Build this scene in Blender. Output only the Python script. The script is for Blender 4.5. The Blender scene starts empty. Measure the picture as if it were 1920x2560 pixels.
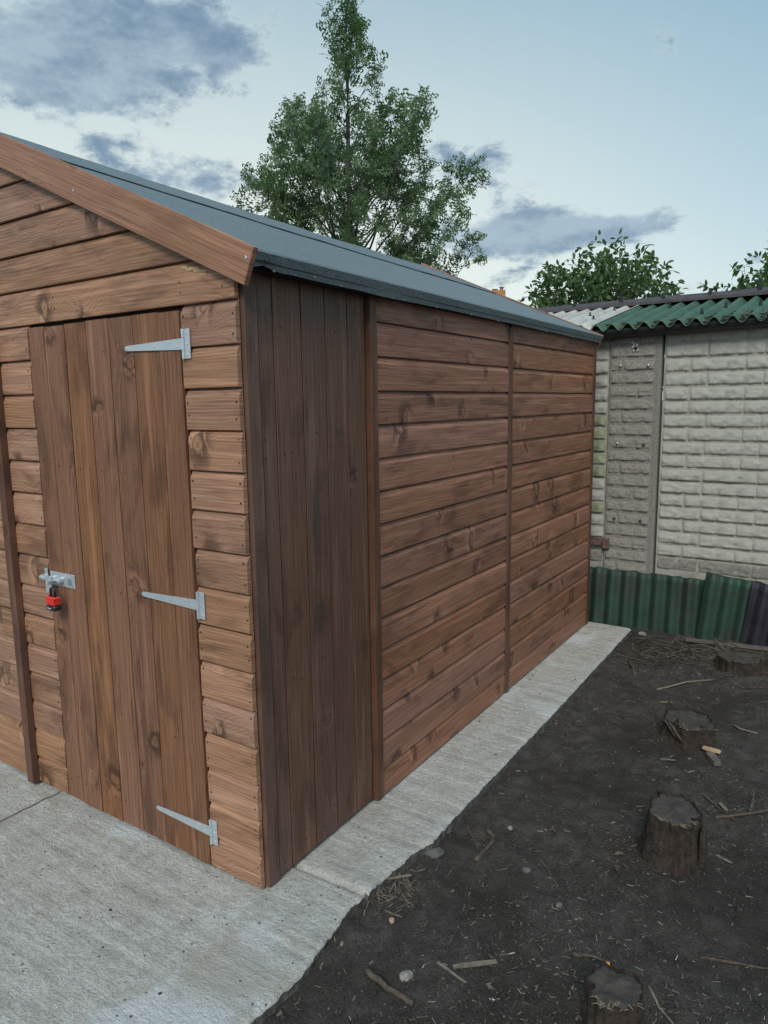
import bpy, bmesh, math, random
from mathutils import Vector, Matrix, noise as mn
random.seed(7)
sc = bpy.context.scene
C = sc.collection
R = math.radians

# ------------------------------------------------------------------ camera
cd = bpy.data.cameras.new('camera'); cam = bpy.data.objects.new('camera', cd); C.objects.link(cam)
cam.location = (1.37116, -1.40222, 1.44672)
cam.rotation_euler = (1.41705, 0.01467, 0.58208)
cd.sensor_fit = 'VERTICAL'; cd.sensor_height = 36; cd.lens = 1760.97 / 2560 * 36
cd.clip_start = 0.05; cd.clip_end = 2000
sc.camera = cam

# ------------------------------------------------------------------ node helper
class NT:
    def __init__(s, tree): s.t = tree; s.n = tree.nodes; s.l = tree.links
    def new(s, typ, **kw):
        n = s.n.new(typ)
        for k, v in kw.items(): setattr(n, k, v)
        return n
    def put(s, sock, v):
        if v is None: return
        if isinstance(v, bpy.types.NodeSocket): s.l.new(v, sock)
        else:
            if isinstance(v, (tuple, list)) and sock.type == 'RGBA' and len(v) == 3: v = (*v, 1)
            sock.default_value = v
    def m(s, op, a, b=None, c=None, clamp=False):
        n = s.new('ShaderNodeMath', operation=op, use_clamp=clamp)
        for i, v in enumerate((a, b, c)): s.put(n.inputs[i], v)
        return n.outputs[0]
    def vm(s, op, a, b=None):
        n = s.new('ShaderNodeVectorMath', operation=op)
        s.put(n.inputs[0], a)
        if op == 'SCALE': s.put(n.inputs['Scale'], b)
        elif b is not None: s.put(n.inputs[1], b)
        return n.outputs['Value'] if op in ('DOT_PRODUCT', 'LENGTH') else n.outputs['Vector']
    def noise(s, vec, scale=5, detail=3, rough=.5, dist=0):
        n = s.new('ShaderNodeTexNoise')
        s.put(n.inputs['Vector'], vec); n.inputs['Scale'].default_value = scale; n.inputs['Detail'].default_value = detail
        n.inputs['Roughness'].default_value = rough; n.inputs['Distortion'].default_value = dist
        return n.outputs['Fac']
    def voro(s, vec, scale=5, feature='F1', rnd=1):
        n = s.new('ShaderNodeTexVoronoi', feature=feature)
        s.put(n.inputs['Vector'], vec); n.inputs['Scale'].default_value = scale; n.inputs['Randomness'].default_value = rnd
        return n
    def mr(s, v, a, b, c=0., d=1., smooth=True):
        n = s.new('ShaderNodeMapRange', interpolation_type='SMOOTHSTEP' if smooth else 'LINEAR')
        for i, x in enumerate((v, a, b, c, d)): s.put(n.inputs[i], x)
        return n.outputs[0]
    def mix(s, f, a, b, mode='MIX'):
        n = s.new('ShaderNodeMix', data_type='RGBA', blend_type=mode)
        s.put(n.inputs[0], f); s.put(n.inputs[6], a); s.put(n.inputs[7], b)
        return n.outputs[2]
    def comb(s, x, y, z):
        n = s.new('ShaderNodeCombineXYZ')
        for i, v in enumerate((x, y, z)): s.put(n.inputs[i], v)
        return n.outputs[0]
    def sep(s, v):
        n = s.new('ShaderNodeSeparateXYZ'); s.put(n.inputs[0], v); return n.outputs

# ------------------------------------------------------------------ world, sun, exposure
SUN_AZ = (0.36, -0.933); SUN_EL = 42.0
w = bpy.data.worlds.new('World'); sc.world = w; w.use_nodes = True
k = NT(w.node_tree); k.n.clear()
sky = k.new('ShaderNodeTexSky', sky_type='NISHITA'); sky.sun_disc = False
sky.sun_elevation = R(SUN_EL); sky.sun_rotation = math.atan2(SUN_AZ[0], SUN_AZ[1])
sky.altitude = 50; sky.air_density = 1.0; sky.dust_density = 2.2; sky.ozone_density = 1.4
tc = k.new('ShaderNodeTexCoord'); d = k.vm('NORMALIZE', tc.outputs['Generated'])
dx, dy, dz = k.sep(d)
zz = k.m('ADD', k.m('MAXIMUM', dz, 0.0), 0.22)
pv = k.comb(k.m('DIVIDE', dx, zz), k.m('DIVIDE', dy, zz), 0.0)
wob = k.noise(pv, 1.3, 3, .55)
cv = k.comb(k.m('MULTIPLY', dx, 9.0), k.m('MULTIPLY', dy, 9.0), k.m('MULTIPLY', dz, 19.0))
n1 = k.noise(k.vm('ADD', cv, k.comb(k.m('MULTIPLY', wob, .8), 3.1, k.m('MULTIPLY', wob, .8))), 1.0, 9, .66)
FWD, RGT, UPV = Vector((-.54516, .82423, -.15313)), Vector((.83523, .54971, -.01467)), Vector((-.07208, .1359, .9881))
def skydir(px, py): return (RGT * ((px - 960) / 1761) + UPV * (-(py - 1280) / 1761) + FWD).normalized()
# where the day's cloud banks stand in the sky: pixel-free compass directions with angular half widths
BANKS = [(110, 60, .12, .045, .30), (60, 160, .12, .05, .38), (250, 165, .10, .045, .36), (430, 110, .10, .03, .30), (330, 40, .10, .03, .22), (560, 150, .06, .015, .2), (150, 235, .10, .03, .26), (590, 60, .07, .03, .26), (720, 160, .06, .012, .14), (560, 230, .07, .012, .14), (1040, 380, .05, .02, .2), (500, 385, .075, .016, .2),
         (400, 425, .10, .024, .36), (560, 480, .09, .018, .36), (1400, 568, .16, .024, .58), (1260, 600, .12, .033, .50), (1220, 420, .10, .033, .36), (1520, 572, .08, .014, .46),
         (240, 355, .06, .010, .17), (1850, 652, .055, .008, .22), (1720, 700, .05, .03, .2)]
bias = None
for px, py, su, sv, a in BANKS:
    b = skydir(px, py); r = b.cross(Vector((0, 0, 1))).normalized(); u = r.cross(b).normalized()
    uu = k.vm('DOT_PRODUCT', d, tuple(r / su)); vv = k.vm('DOT_PRODUCT', d, tuple(u / sv))
    q = k.m('ADD', k.m('MULTIPLY', uu, uu), k.m('MULTIPLY', vv, vv))
    g = k.m('MULTIPLY', k.m('POWER', 2.718, k.m('MULTIPLY', q, -1.0)), a)
    bias = g if bias is None else k.m('ADD', bias, g)
dens = k.m('ADD', k.m('MULTIPLY', k.m('SUBTRACT', n1, .56), 6.6), k.m('MULTIPLY', bias, 2.9))
cm = k.mr(dens, .25, 1.45)
edge_ = k.m('MULTIPLY', k.mr(dens, .25, .55), k.mr(dens, .6, .85, 1, 0))
side = k.vm('DOT_PRODUCT', d, (-.80, .60, .0))            # the brighter, western half of the evening sky
glow = k.m('MULTIPLY', k.mr(side, .52, 1.0), k.mr(dz, .72, .08))
clear = k.mix(k.mr(dz, .05, .62), (2.6, 3.5, 3.8), (1.2, 2.25, 2.95))
clear = k.mix(k.mr(dz, .26, .03, 0, .5), clear, (3.9, 4.3, 3.75))
clear = k.mix(k.m('MULTIPLY', glow, .95), clear, (4.75, 4.95, 4.3))
haze = k.mix(.15, clear, sky.outputs[0])
haze = k.mix(k.m('MULTIPLY', edge_, .14), haze, (4.2, 4.55, 4.3))
ccol = k.mix(k.mr(n1, .42, .70), (1.9, 2.5, 3.05), (.80, 1.34, 2.0))
col = k.mix(k.m('MULTIPLY', cm, .90), haze, ccol)
col = k.mix(k.mr(dz, -.02, .0), (.8, .85, .8), col)
bg = k.new('ShaderNodeBackground'); k.put(bg.inputs[0], col); bg.inputs[1].default_value = 0.125
k.l.new(bg.outputs[0], k.new('ShaderNodeOutputWorld').inputs[0])
w.cycles.sampling_method = 'NONE'

sl = bpy.data.lights.new('sun', 'SUN'); sl.energy = 1.5; sl.angle = R(22); sl.color = (1, .93, .84)
so = bpy.data.objects.new('sun', sl); C.objects.link(so)
sdir = Vector((SUN_AZ[0] * math.cos(R(SUN_EL)), SUN_AZ[1] * math.cos(R(SUN_EL)), math.sin(R(SUN_EL)))).normalized()
so.rotation_euler = sdir.to_track_quat('Z', 'Y').to_euler(); so.location = (0, 0, 12)
vs = sc.view_settings; vs.view_transform = 'Standard'; vs.look = 'None'; vs.gamma = 1; vs.exposure = 0.62
vs.use_curve_mapping = False
sc.cycles.max_bounces = 4; sc.cycles.diffuse_bounces = 3; sc.cycles.glossy_bounces = 2; sc.cycles.use_denoising = True; sc.cycles.adaptive_threshold = .02

# ------------------------------------------------------------------ materials
MAT = {}
def mat(name):
    m = bpy.data.materials.new(name); m.use_nodes = True; k = NT(m.node_tree)
    MAT[name] = m
    return m, k, k.n['Principled BSDF']
def bump(k, bs, h, strength=.5, dist=.004):
    b = k.new('ShaderNodeBump'); b.inputs['Strength'].default_value = strength; b.inputs['Distance'].default_value = dist
    k.put(b.inputs['Height'], h); k.l.new(b.outputs[0], bs.inputs['Normal'])

def wood(name, light, dark, ring=.0105, blot=.55, knots=.45, rough=.55, var=.18, fine=.46, kx=4.8, kr0=.05, kr1=.125):
    m, k, bs = mat(name)
    tc = k.new('ShaderNodeTexCoord'); oi = k.new('ShaderNodeObjectInfo'); rnd = oi.outputs['Random']
    off = k.comb(k.m('MULTIPLY', rnd, 61.7), k.m('MULTIPLY', rnd, 23.3), k.m('MULTIPLY', rnd, 47.1))
    P = k.vm('ADD', tc.outputs['Object'], off); x, y, z = k.sep(P)
    kv = k.voro(k.comb(k.m('MULTIPLY', x, kx), k.m('MULTIPLY', z, 3.4), 0.0), 1.0); kv.voronoi_dimensions = '2D'
    kc = k.sep(kv.outputs['Color'])
    wobb = k.noise(k.comb(k.m('MULTIPLY', x, 26), y, k.m('MULTIPLY', z, 26)), 1.0, 2)
    dist = k.m('ADD', kv.outputs['Distance'], k.m('MULTIPLY', k.m('SUBTRACT', wobb, .5), .16)); keep = k.m('GREATER_THAN', kc[0], 1 - knots)
    infl = k.m('MULTIPLY', k.mr(dist, .0, .55, 1, 0), keep)
    low = k.noise(k.comb(k.m('MULTIPLY', x, 1.1), y, k.m('MULTIPLY', z, 9.0)), 1.0, 2, .5)
    g = k.m('ADD', k.m('ADD', z, k.m('MULTIPLY', low, .075)), k.m('MULTIPLY', infl, .040))
    rg = k.m('SINE', k.m('MULTIPLY', g, 6.2832 / ring))
    rg = k.m('POWER', k.m('ADD', k.m('MULTIPLY', rg, .5), .5), 1.6)
    fib = k.noise(k.comb(k.m('MULTIPLY', x, 5.0), k.m('MULTIPLY', y, 9), k.m('MULTIPLY', z, 230)), 1.0, 4, .65)
    fib = k.mr(fib, .36, .64)
    rg = k.m('MULTIPLY', rg, k.mr(low, .32, .6, .35, 1.0))
    tone = k.m('ADD', k.m('MULTIPLY', rg, .32), k.m('MULTIPLY', fib, fine))
    col = k.mix(tone, light, dark)
    bl = k.noise(k.comb(k.m('MULTIPLY', x, 3.0), y, k.m('MULTIPLY', z, 9.5)), 1.0, 4, .62, .5)
    col = k.mix(k.mr(bl, .51, .65, 0, blot * .8), col, tuple(c * .5 for c in dark))
    wx = k.noise(k.comb(k.m('MULTIPLY', x, 2.0), k.m('ADD', y, 5.0), k.m('MULTIPLY', z, 34)), 1.0, 3, .6)
    col = k.mix(k.mr(wx, .52, .72, 0, .55), col, tuple(min(1, c * 1.4 + .02) for c in light))
    rad = k.mr(kc[1], 0, 1, kr0, kr1, False)
    dv = k.m('DIVIDE', dist, rad)
    zs = k.noise(k.comb(k.m('MULTIPLY', x, 13), k.m('ADD', y, 9), k.m('MULTIPLY', z, 7)), 1.0, 3, .6, .6)
    halo = k.m('MULTIPLY', k.m('MULTIPLY', k.mr(dv, 1.0, 3.2, 1, 0), k.mr(zs, .46, .54)), keep)
    col = k.mix(k.m('MULTIPLY', halo, .78), col, tuple(c * .36 for c in dark))
    lit = k.m('MULTIPLY', k.m('MULTIPLY', k.mr(dv, .9, 3.0, 1, 0), k.mr(zs, .50, .40)), keep)  # pale chatoyant highlight beside the knots, painted into the wood colour
    col = k.mix(k.m('MULTIPLY', lit, .55), col, tuple(min(1, c * 1.45 + .02) for c in light))
    core = k.m('MULTIPLY', k.mr(dv, .92, 1.08, 1, 0), keep)
    kr = k.m('ADD', k.m('MULTIPLY', k.m('SINE', k.m('MULTIPLY', dv, 11)), .22), .45)
    kcol = k.mix(kr, tuple(c * 1.08 for c in light), tuple(c * 1.05 for c in dark))
    kcol = k.mix(k.mr(dv, .70, .98, 0, .85), kcol, tuple(c * .42 for c in dark))
    col = k.mix(k.m('MULTIPLY', core, .85), col, kcol)
    r2 = k.m('FRACT', k.m('MULTIPLY', rnd, 7.77))
    hv = k.new('ShaderNodeHueSaturation'); k.put(hv.inputs['Color'], col)
    k.put(hv.inputs['Value'], k.m('ADD', 1 - var / 2, k.m('MULTIPLY', rnd, var)))
    k.put(hv.inputs['Saturation'], k.m('ADD', .90, k.m('MULTIPLY', r2, .14)))
    k.put(hv.inputs['Hue'], k.m('ADD', .4965, k.m('MULTIPLY', r2, .008)))
    k.l.new(hv.outputs[0], bs.inputs['Base Color'])
    k.put(bs.inputs['Roughness'], k.mr(fib, 0, 1, rough - .08, rough + .12, False))
    bs.inputs['Specular IOR Level'].default_value = .4
    bump(k, bs, fib, .3, .0012)
    return m
wood('wood_front', (.375, .203, .122), (.128, .058, .033), knots=.55, var=.26)
wood('wood_door', (.240, .108, .051), (.086, .034, .017), ring=.015, blot=.6, knots=.42, var=.2, kx=3.2, kr0=.035, kr1=.085)
wood('wood_side', (.335, .150, .088), (.112, .043, .025), blot=.6, knots=.60, var=.30)
wood('wood_dark', (.158, .078, .050), (.062, .028, .019), ring=.019, blot=.5, knots=.22, var=.22, rough=.5, kx=3.0, kr0=.03, kr1=.07)
wood('wood_trim', (.135, .062, .038), (.058, .026, .016), ring=.008, knots=.10, blot=.5)
wood('wood_barge', (.360, .182, .112), (.140, .066, .042), ring=.010, blot=.3, knots=.5, rough=.5, kx=3.6)
wood('wood_post', (.150, .080, .056), (.066, .034, .024), ring=.009, knots=.1, blot=.5)
wood('wood_grey', (.20, .18, .15), (.09, .08, .068), knots=.1, var=.5)

def simple(name, c1, c2, scale=20, rough=.8, metal=0., detail=5, lo=.35, hi=.65, b=.0, bs_scale=60, spec=.4, dirt=None, coord='Object', bdist=.003):
    m, k, p = mat(name)
    tc = k.new('ShaderNodeTexCoord').outputs[coord]
    f = k.mr(k.noise(tc, scale, detail, .6), lo, hi)
    col = k.mix(f, c1, c2)
    if dirt:
        dc, ds, dl, dh, da = dirt
        col = k.mix(k.mr(k.noise(tc, ds, 5, .62, .4), dl, dh, 0, da), col, dc)
    k.l.new(col, p.inputs['Base Color']); p.inputs['Roughness'].default_value = rough; p.inputs['Metallic'].default_value = metal
    p.inputs['Specular IOR Level'].default_value = spec
    if b: bump(k, p, k.noise(tc, bs_scale, 5, .65), b, bdist)
    return m
simple('concrete_dirty', (.15, .14, .125), (.07, .066, .06), 30, .95, b=.8, bs_scale=60, bdist=.006)
simple('nail_iron', (.018, .013, .011), (.04, .026, .02), 200, .6)
simple('hinge_zinc', (.50, .57, .61), (.54, .61, .65), 60, .38, .5, b=.1, bs_scale=300, bdist=.0005)
simple('screw_zinc', (.62, .64, .64), (.75, .76, .75), 60, .3, .8)
simple('lock_red', (.62, .028, .018), (.70, .04, .025), 80, .35)
simple('lock_black', (.012, .012, .014), (.022, .022, .025), 80, .35)
simple('lettering_white', (.7, .7, .7), (.75, .75, .75), 80, .5)
simple('splinter', (.52, .38, .22), (.36, .25, .15), 90, .8)
simple('shed_lining', (.022, .015, .012), (.03, .02, .015), 10, .9)
simple('garage_concrete', (.37, .37, .325), (.29, .292, .258), 9, .92, b=.5, bs_scale=150, dirt=((.10, .10, .085), 6, .52, .72, .5))
simple('brick_pale', (.395, .405, .365), (.33, .338, .305), 14, .92, b=.6, bs_scale=170, dirt=((.17, .17, .15), 16, .55, .75, .5))
simple('brick_green', (.20, .235, .135), (.31, .33, .25), 8, .92, b=.6, bs_scale=170, dirt=((.07, .10, .04), 7, .5, .7, .6))
simple('brick_grey', (.28, .268, .24), (.185, .178, .162), 110, .92, detail=3, b=.9, bs_scale=260, dirt=((.40, .39, .36), 190, .60, .72, .55))
simple('brick_grey_panel', (.235, .228, .208), (.18, .174, .16), 60, .92, b=.6, bs_scale=200)
simple('chalk_patch', (.5, .5, .49), (.24, .235, .22), 60, .95)
simple('bolt_steel', (.42, .44, .46), (.5, .5, .52), 50, .4, .8)
simple('bolt_rust', (.045, .035, .028), (.08, .06, .045), 90, .8)
simple('gutter_black', (.012, .013, .016), (.022, .023, .026), 12, .5, dirt=((.09, .085, .07), 18, .6, .75, .4))
simple('ridge_cap', (.060, .050, .055), (.085, .073, .078), 9, .7, dirt=((.03, .027, .025), 15, .5, .7, .5))
simple('roof_white', (.50, .51, .48), (.40, .405, .37), 5, .75, b=.2, bs_scale=100, dirt=((.20, .20, .155), 9, .55, .78, .55))
simple('roof_green', (.042, .105, .066), (.062, .130, .086), 6, .6, b=.25, bs_scale=120, dirt=((.06, .065, .045), 11, .52, .72, .7))
simple('sheet_green', (.015, .043, .031), (.021, .056, .039), 7, .62, b=.25, bs_scale=120, dirt=((.026, .030, .026), 8, .42, .66, .85))
simple('sheet_green_new', (.016, .048, .034), (.022, .060, .041), 7, .6, b=.2, bs_scale=120, dirt=((.026, .030, .026), 9, .44, .68, .8))
simple('sheet_black', (.012, .012, .020), (.022, .022, .032), 9, .6, dirt=((.05, .05, .05), 30, .6, .75, .4))
simple('rust_bracket', (.17, .12, .095), (.07, .045, .035), 40, .85, b=.5, bs_scale=120)
simple('bark', (.056, .042, .033), (.024, .018, .015), 45, .95, b=1., bs_scale=90, bdist=.01, dirt=((.085, .07, .05), 28, .58, .75, .6))
simple('bark_tree', (.09, .085, .075), (.05, .046, .04), 30, .95, b=.6, bs_scale=60)
simple('moss', (.13, .118, .06), (.09, .085, .04), 80, .95, b=.8, bs_scale=200)
simple('stone_pale', (.27, .265, .245), (.17, .165, .155), 50, .9, b=.5, bs_scale=150)
simple('stone_pink', (.40, .27, .22), (.3, .2, .17), 70, .9, b=.5, bs_scale=150)
simple('stone_dark', (.13, .13, .125), (.08, .08, .078), 50, .9, b=.5, bs_scale=150)
simple('stick_brown', (.105, .082, .064), (.055, .043, .034), 70, .9, b=.5, bs_scale=200)
simple('stick_pale', (.20, .178, .14), (.13, .112, .088), 70, .9, b=.4, bs_scale=200)
simple('straw', (.235, .20, .145), (.15, .125, .09), 70, .9)
simple('dry_leaf', (.13, .105, .075), (.075, .06, .045), 50, .9)
simple('orange_tag', (.62, .30, .075), (.55, .26, .06), 50, .7)
simple('chip_pale', (.28, .255, .21), (.2, .18, .15), 400, .9)
simple('chip_mid', (.17, .148, .115), (.11, .096, .078), 400, .9)
simple('chip_dark', (.030, .027, .025), (.050, .045, .040), 400, .95)
simple('chip_white', (.55, .54, .50), (.42, .41, .38), 400, .9)
simple('house_brick', (.42, .235, .105), (.34, .19, .085), 12, .9, b=.3, bs_scale=30)
simple('house_roof', (.11, .07, .05), (.08, .055, .045), 8, .9)
simple('house_pot', (.30, .17, .10), (.24, .14, .085), 8, .9)
simple('apple_skin', (.16, .20, .075), (.22, .22, .09), 12, .5)
def leafm(name, a, b, trans=.42):
    m, k, p = mat(name)
    pos = k.new('ShaderNodeNewGeometry').outputs['Position']
    col = k.mix(k.mr(k.noise(pos, 2.6, 4, .6), .35, .65), a, b)
    k.l.new(col, p.inputs['Base Color']); p.inputs['Roughness'].default_value = .48; p.inputs['Specular IOR Level'].default_value = .45
    t = k.new('ShaderNodeBsdfTranslucent'); k.put(t.inputs[0], k.mix(.5, col, (.14, .24, .05)))
    x = k.new('ShaderNodeMixShader'); x.inputs[0].default_value = trans
    k.l.new(p.outputs[0], x.inputs[1]); k.l.new(t.outputs[0], x.inputs[2]); k.l.new(x.outputs[0], k.n['Material Output'].inputs[0])
leafm('leaf_oak', (.105, .175, .095), (.160, .250, .115))
leafm('leaf_apple', (.065, .120, .050), (.120, .195, .070))
leafm('leaf_conifer', (.018, .048, .030), (.030, .065, .035), .15)

# roofing felt
m, k, p = mat('felt')
pos = k.new('ShaderNodeNewGeometry').outputs['Position']
gr = k.noise(pos, 150, 4, .85); blo = k.noise(pos, 3.2, 4, .6); px_, py_, pz_ = k.sep(pos)
stre = k.noise(k.comb(k.m('MULTIPLY', px_, 30), k.m('MULTIPLY', py_, 1.6), 0.0), 1.0, 3, .6)
c = k.mix(k.mr(gr, .38, .62), (.080, .106, .116), (.205, .252, .268))
c = k.mix(k.mr(blo, .4, .7, 0, .35), c, (.125, .17, .19)); c = k.mix(k.mr(stre, .45, .75, 0, .3), c, (.075, .11, .125))
c = k.mix(k.mr(k.noise(pos, 38, 2, .5), .765, .80, 0, .7), c, (.42, .46, .48))
k.l.new(c, p.inputs['Base Color']); p.inputs['Roughness'].default_value = .6; p.inputs['Specular IOR Level'].default_value = .6
bump(k, p, k.m('ADD', gr, k.m('MULTIPLY', k.noise(pos, 6, 3), 2.0)), .5, .003)

# concrete slab
m, k, p = mat('concrete')
pos = k.new('ShaderNodeNewGeometry').outputs['Position']; x, y, z = k.sep(pos)
big = k.noise(pos, 1.7, 5, .62, .5); mid = k.noise(pos, 11, 6, .7, .4); fin = k.noise(pos, 130, 4, .7)
stk = k.noise(k.comb(k.m('MULTIPLY', x, 1.9), k.m('MULTIPLY', y, 38), 0.0), 1.0, 6, .74, .25)
g2 = k.noise(pos, 55, 4, .75)
c = k.mix(k.mr(k.m('ADD', k.m('MULTIPLY', fin, .6), k.m('MULTIPLY', g2, .4)), .24, .76), (.33, .325, .30), (.66, .66, .62))
c = k.mix(k.mr(mid, .42, .66, 0, .45), c, (.30, .285, .25))
c = k.mix(k.mr(stk, .50, .68, 0, .42), c, (.25, .235, .205))
c = k.mix(k.mr(stk, .47, .32, 0, .42), c, (.60, .60, .57))
c = k.mix(k.m('MULTIPLY', k.mr(big, .53, .60, 0, .62), k.mr(fin, .25, .5, .5, 1)), c, (.62, .67, .69))
c = k.mix(k.mr(k.noise(k.vm('ADD', pos, (7, 3, 0)), 2.3, 4, .6, .4), .56, .72, 0, .55), c, (.32, .265, .20))
pit = k.voro(pos, 40); c = k.mix(k.m('MULTIPLY', k.mr(pit.outputs['Distance'], .08, .20, 1, 0), k.m('GREATER_THAN', k.sep(pit.outputs['Color'])[0], .80)), c, (.075, .07, .062))
pit2 = k.voro(pos, 85); c = k.mix(k.m('MULTIPLY', k.mr(pit2.outputs['Distance'], .10, .22, 1, 0), k.m('GREATER_THAN', k.sep(pit2.outputs['Color'])[1], .80)), c, (.60, .59, .55))
k.l.new(c, p.inputs['Base Color']); p.inputs['Roughness'].default_value = .9
bump(k, p, k.m('ADD', k.m('MULTIPLY', g2, 1.0), k.m('ADD', fin, k.m('MULTIPLY', stk, .8))), 1.0, .008)

# soil
m, k, p = mat('soil')
pos = k.new('ShaderNodeNewGeometry').outputs['Position']
big = k.noise(pos, 1.9, 5, .6); mid = k.noise(pos, 16, 6, .7); fin = k.noise(pos, 190, 4, .75)
c = k.mix(k.mr(fin, .3, .7), (.032, .028, .025), (.105, .095, .086))
c = k.mix(k.mr(mid, .42, .64, 0, .6), c, (.125, .116, .107))
c = k.mix(k.mr(big, .44, .62, 0, .6), c, (.034, .028, .024))
sp = k.voro(pos, 150); c = k.mix(k.m('MULTIPLY', k.mr(sp.outputs['Distance'], .10, .24, 1, 0), k.m('GREATER_THAN', k.sep(sp.outputs['Color'])[0], .84)), c, (.20, .185, .165))
k.l.new(c, p.inputs['Base Color']); p.inputs['Roughness'].default_value = .95; p.inputs['Specular IOR Level'].default_value = .25
bump(k, p, k.m('ADD', fin, k.m('MULTIPLY', mid, 2.2)), 1.0, .012)

# cut stump face with rings
m, k, p = mat('cut_wood')
x, y, z = k.sep(k.new('ShaderNodeTexCoord').outputs['Object'])
pos = k.new('ShaderNodeNewGeometry').outputs['Position']
rr = k.m('SQRT', k.m('ADD', k.m('MULTIPLY', x, x), k.m('MULTIPLY', y, y)))
rr = k.m('ADD', rr, k.m('MULTIPLY', k.noise(pos, 18, 3), .02))
rg = k.m('ADD', k.m('MULTIPLY', k.m('SINE', k.m('MULTIPLY', rr, 900)), .5), .5)
c = k.mix(k.m('MULTIPLY', rg, .35), (.066, .058, .050), (.034, .028, .023))
c = k.mix(k.mr(k.noise(pos, 22, 5, .65), .42, .66, 0, .7), c, (.028, .026, .024))
c = k.mix(k.mr(k.noise(pos, 240, 2, .6), .68, .74, 0, .7), c, (.28, .26, .21))
k.l.new(c, p.inputs['Base Color']); p.inputs['Roughness'].default_value = .9
bump(k, p, k.noise(pos, 90, 5, .7), .7, .006)

# ------------------------------------------------------------------ object helpers
WM = {}
def link(o, parent=None, M=None):
    C.objects.link(o)
    M = M if M is not None else Matrix.Identity(4)
    WM[o.name] = M.copy()
    if parent is not None:
        o.parent = parent; o.matrix_basis = WM[parent.name].inverted() @ M
    else: o.matrix_basis = M
    return o
def tag(o, label=None, cat=None, group=None, kind=None):
    for a, v in (('label', label), ('category', cat), ('group', group), ('kind', kind)):
        if v: o[a] = v
    return o
def thing(name, label, cat, loc=(0, 0, 0), group=None, rz=0):
    o = bpy.data.objects.new(name, None); link(o, None, Matrix.Translation(loc) @ Matrix.Rotation(rz, 4, 'Z')); o.empty_display_size = .05
    return tag(o, label, cat, group)
def obj(name, me, material, parent=None, M=None):
    o = bpy.data.objects.new(name, me)
    if material and len(me.materials) == 0: me.materials.append(MAT[material])
    return link(o, parent, M)
def pyd(name, vs, fs, smooth=False):
    me = bpy.data.meshes.new(name); me.from_pydata([tuple(v) for v in vs], [], fs); me.update()
    if smooth: me.polygons.foreach_set('use_smooth', [True] * len(me.polygons))
    return me
def from_bm(name, bm, smooth=False):
    bmesh.ops.recalc_face_normals(bm, faces=bm.faces)
    me = bpy.data.meshes.new(name); bm.to_mesh(me); bm.free()
    if smooth: me.polygons.foreach_set('use_smooth', [True] * len(me.polygons))
    return me
def bm_box(bm, a, b, bev=0):
    vs = [bm.verts.new((x, y, z)) for x in (a[0], b[0]) for y in (a[1], b[1]) for z in (a[2], b[2])]
    fs = [bm.faces.new([vs[i] for i in q]) for q in ((0, 1, 3, 2), (4, 6, 7, 5), (0, 4, 5, 1), (2, 3, 7, 6), (0, 2, 6, 4), (1, 5, 7, 3))]
    if bev:
        es = list({e for f in fs for e in f.edges})
        bmesh.ops.bevel(bm, geom=es, offset=bev, segments=1, affect='EDGES')
def box(name, a, b, material, parent=None, bev=.002, M=None):
    bm = bmesh.new(); bm_box(bm, a, b, bev); return obj(name, from_bm(name, bm), material, parent, M)
def bm_cyl(bm, p0, p1, r0, r1=None, seg=12, cap=True):
    r1 = r0 if r1 is None else r1
    p0, p1 = Vector(p0), Vector(p1); q = (p1 - p0).to_track_quat('Z', 'Y')
    A = []; B = []
    for i in range(seg):
        v = q @ Vector((math.cos(i * 6.28319 / seg), math.sin(i * 6.28319 / seg), 0))
        A.append(bm.verts.new(p0 + v * r0)); B.append(bm.verts.new(p1 + v * r1))
    for i in range(seg): bm.faces.new((A[i], A[(i + 1) % seg], B[(i + 1) % seg], B[i]))
    if cap: bm.faces.new(A[::-1]); bm.faces.new(B)
def cyl(name, p0, p1, r0, material, parent=None, r1=None, seg=12):
    bm = bmesh.new(); bm_cyl(bm, p0, p1, r0, r1, seg); return obj(name, from_bm(name, bm), material, parent)
def tube(pts, rads, seg=7, vs=None, fs=None):
    vs = [] if vs is None else vs; fs = [] if fs is None else fs
    pts = [Vector(p) for p in pts]; base = len(vs); n = len(pts)
    for i, p in enumerate(pts):
        t = (pts[min(i + 1, n - 1)] - pts[max(i - 1, 0)]).normalized()
        q = t.to_track_quat('Z', 'Y')
        for j in range(seg): vs.append(p + q @ Vector((math.cos(j * 6.28319 / seg), math.sin(j * 6.28319 / seg), 0)) * rads[i])
    for i in range(n - 1):
        for j in range(seg):
            a = base + i * seg + j; b = base + i * seg + (j + 1) % seg
            fs.append((a, b, b + seg, a + seg))
    fs.append(tuple(base + j for j in reversed(range(seg)))); fs.append(tuple(base + (n - 1) * seg + j for j in range(seg)))
    return vs, fs
def N(x, y=0., z=0.): return mn.noise(Vector((x, y, z)))
def fbm(x, y, z=0., o=4): return mn.fractal(Vector((x, y, z)), 1.0, 2.0, o)
def extrude_profile(prof, L, segs=1):
    n = len(prof); vs = []; fs = []
    for s in range(segs + 1): vs += [(L * s / segs, y, z) for y, z in prof]
    for s in range(segs):
        for i in range(n):
            a = s * n + i; b = s * n + (i + 1) % n
            fs.append((a, b, b + n, a + n))
    fs.append(tuple(range(n - 1, -1, -1))); fs.append(tuple(segs * n + i for i in range(n)))
    return vs, fs

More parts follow.
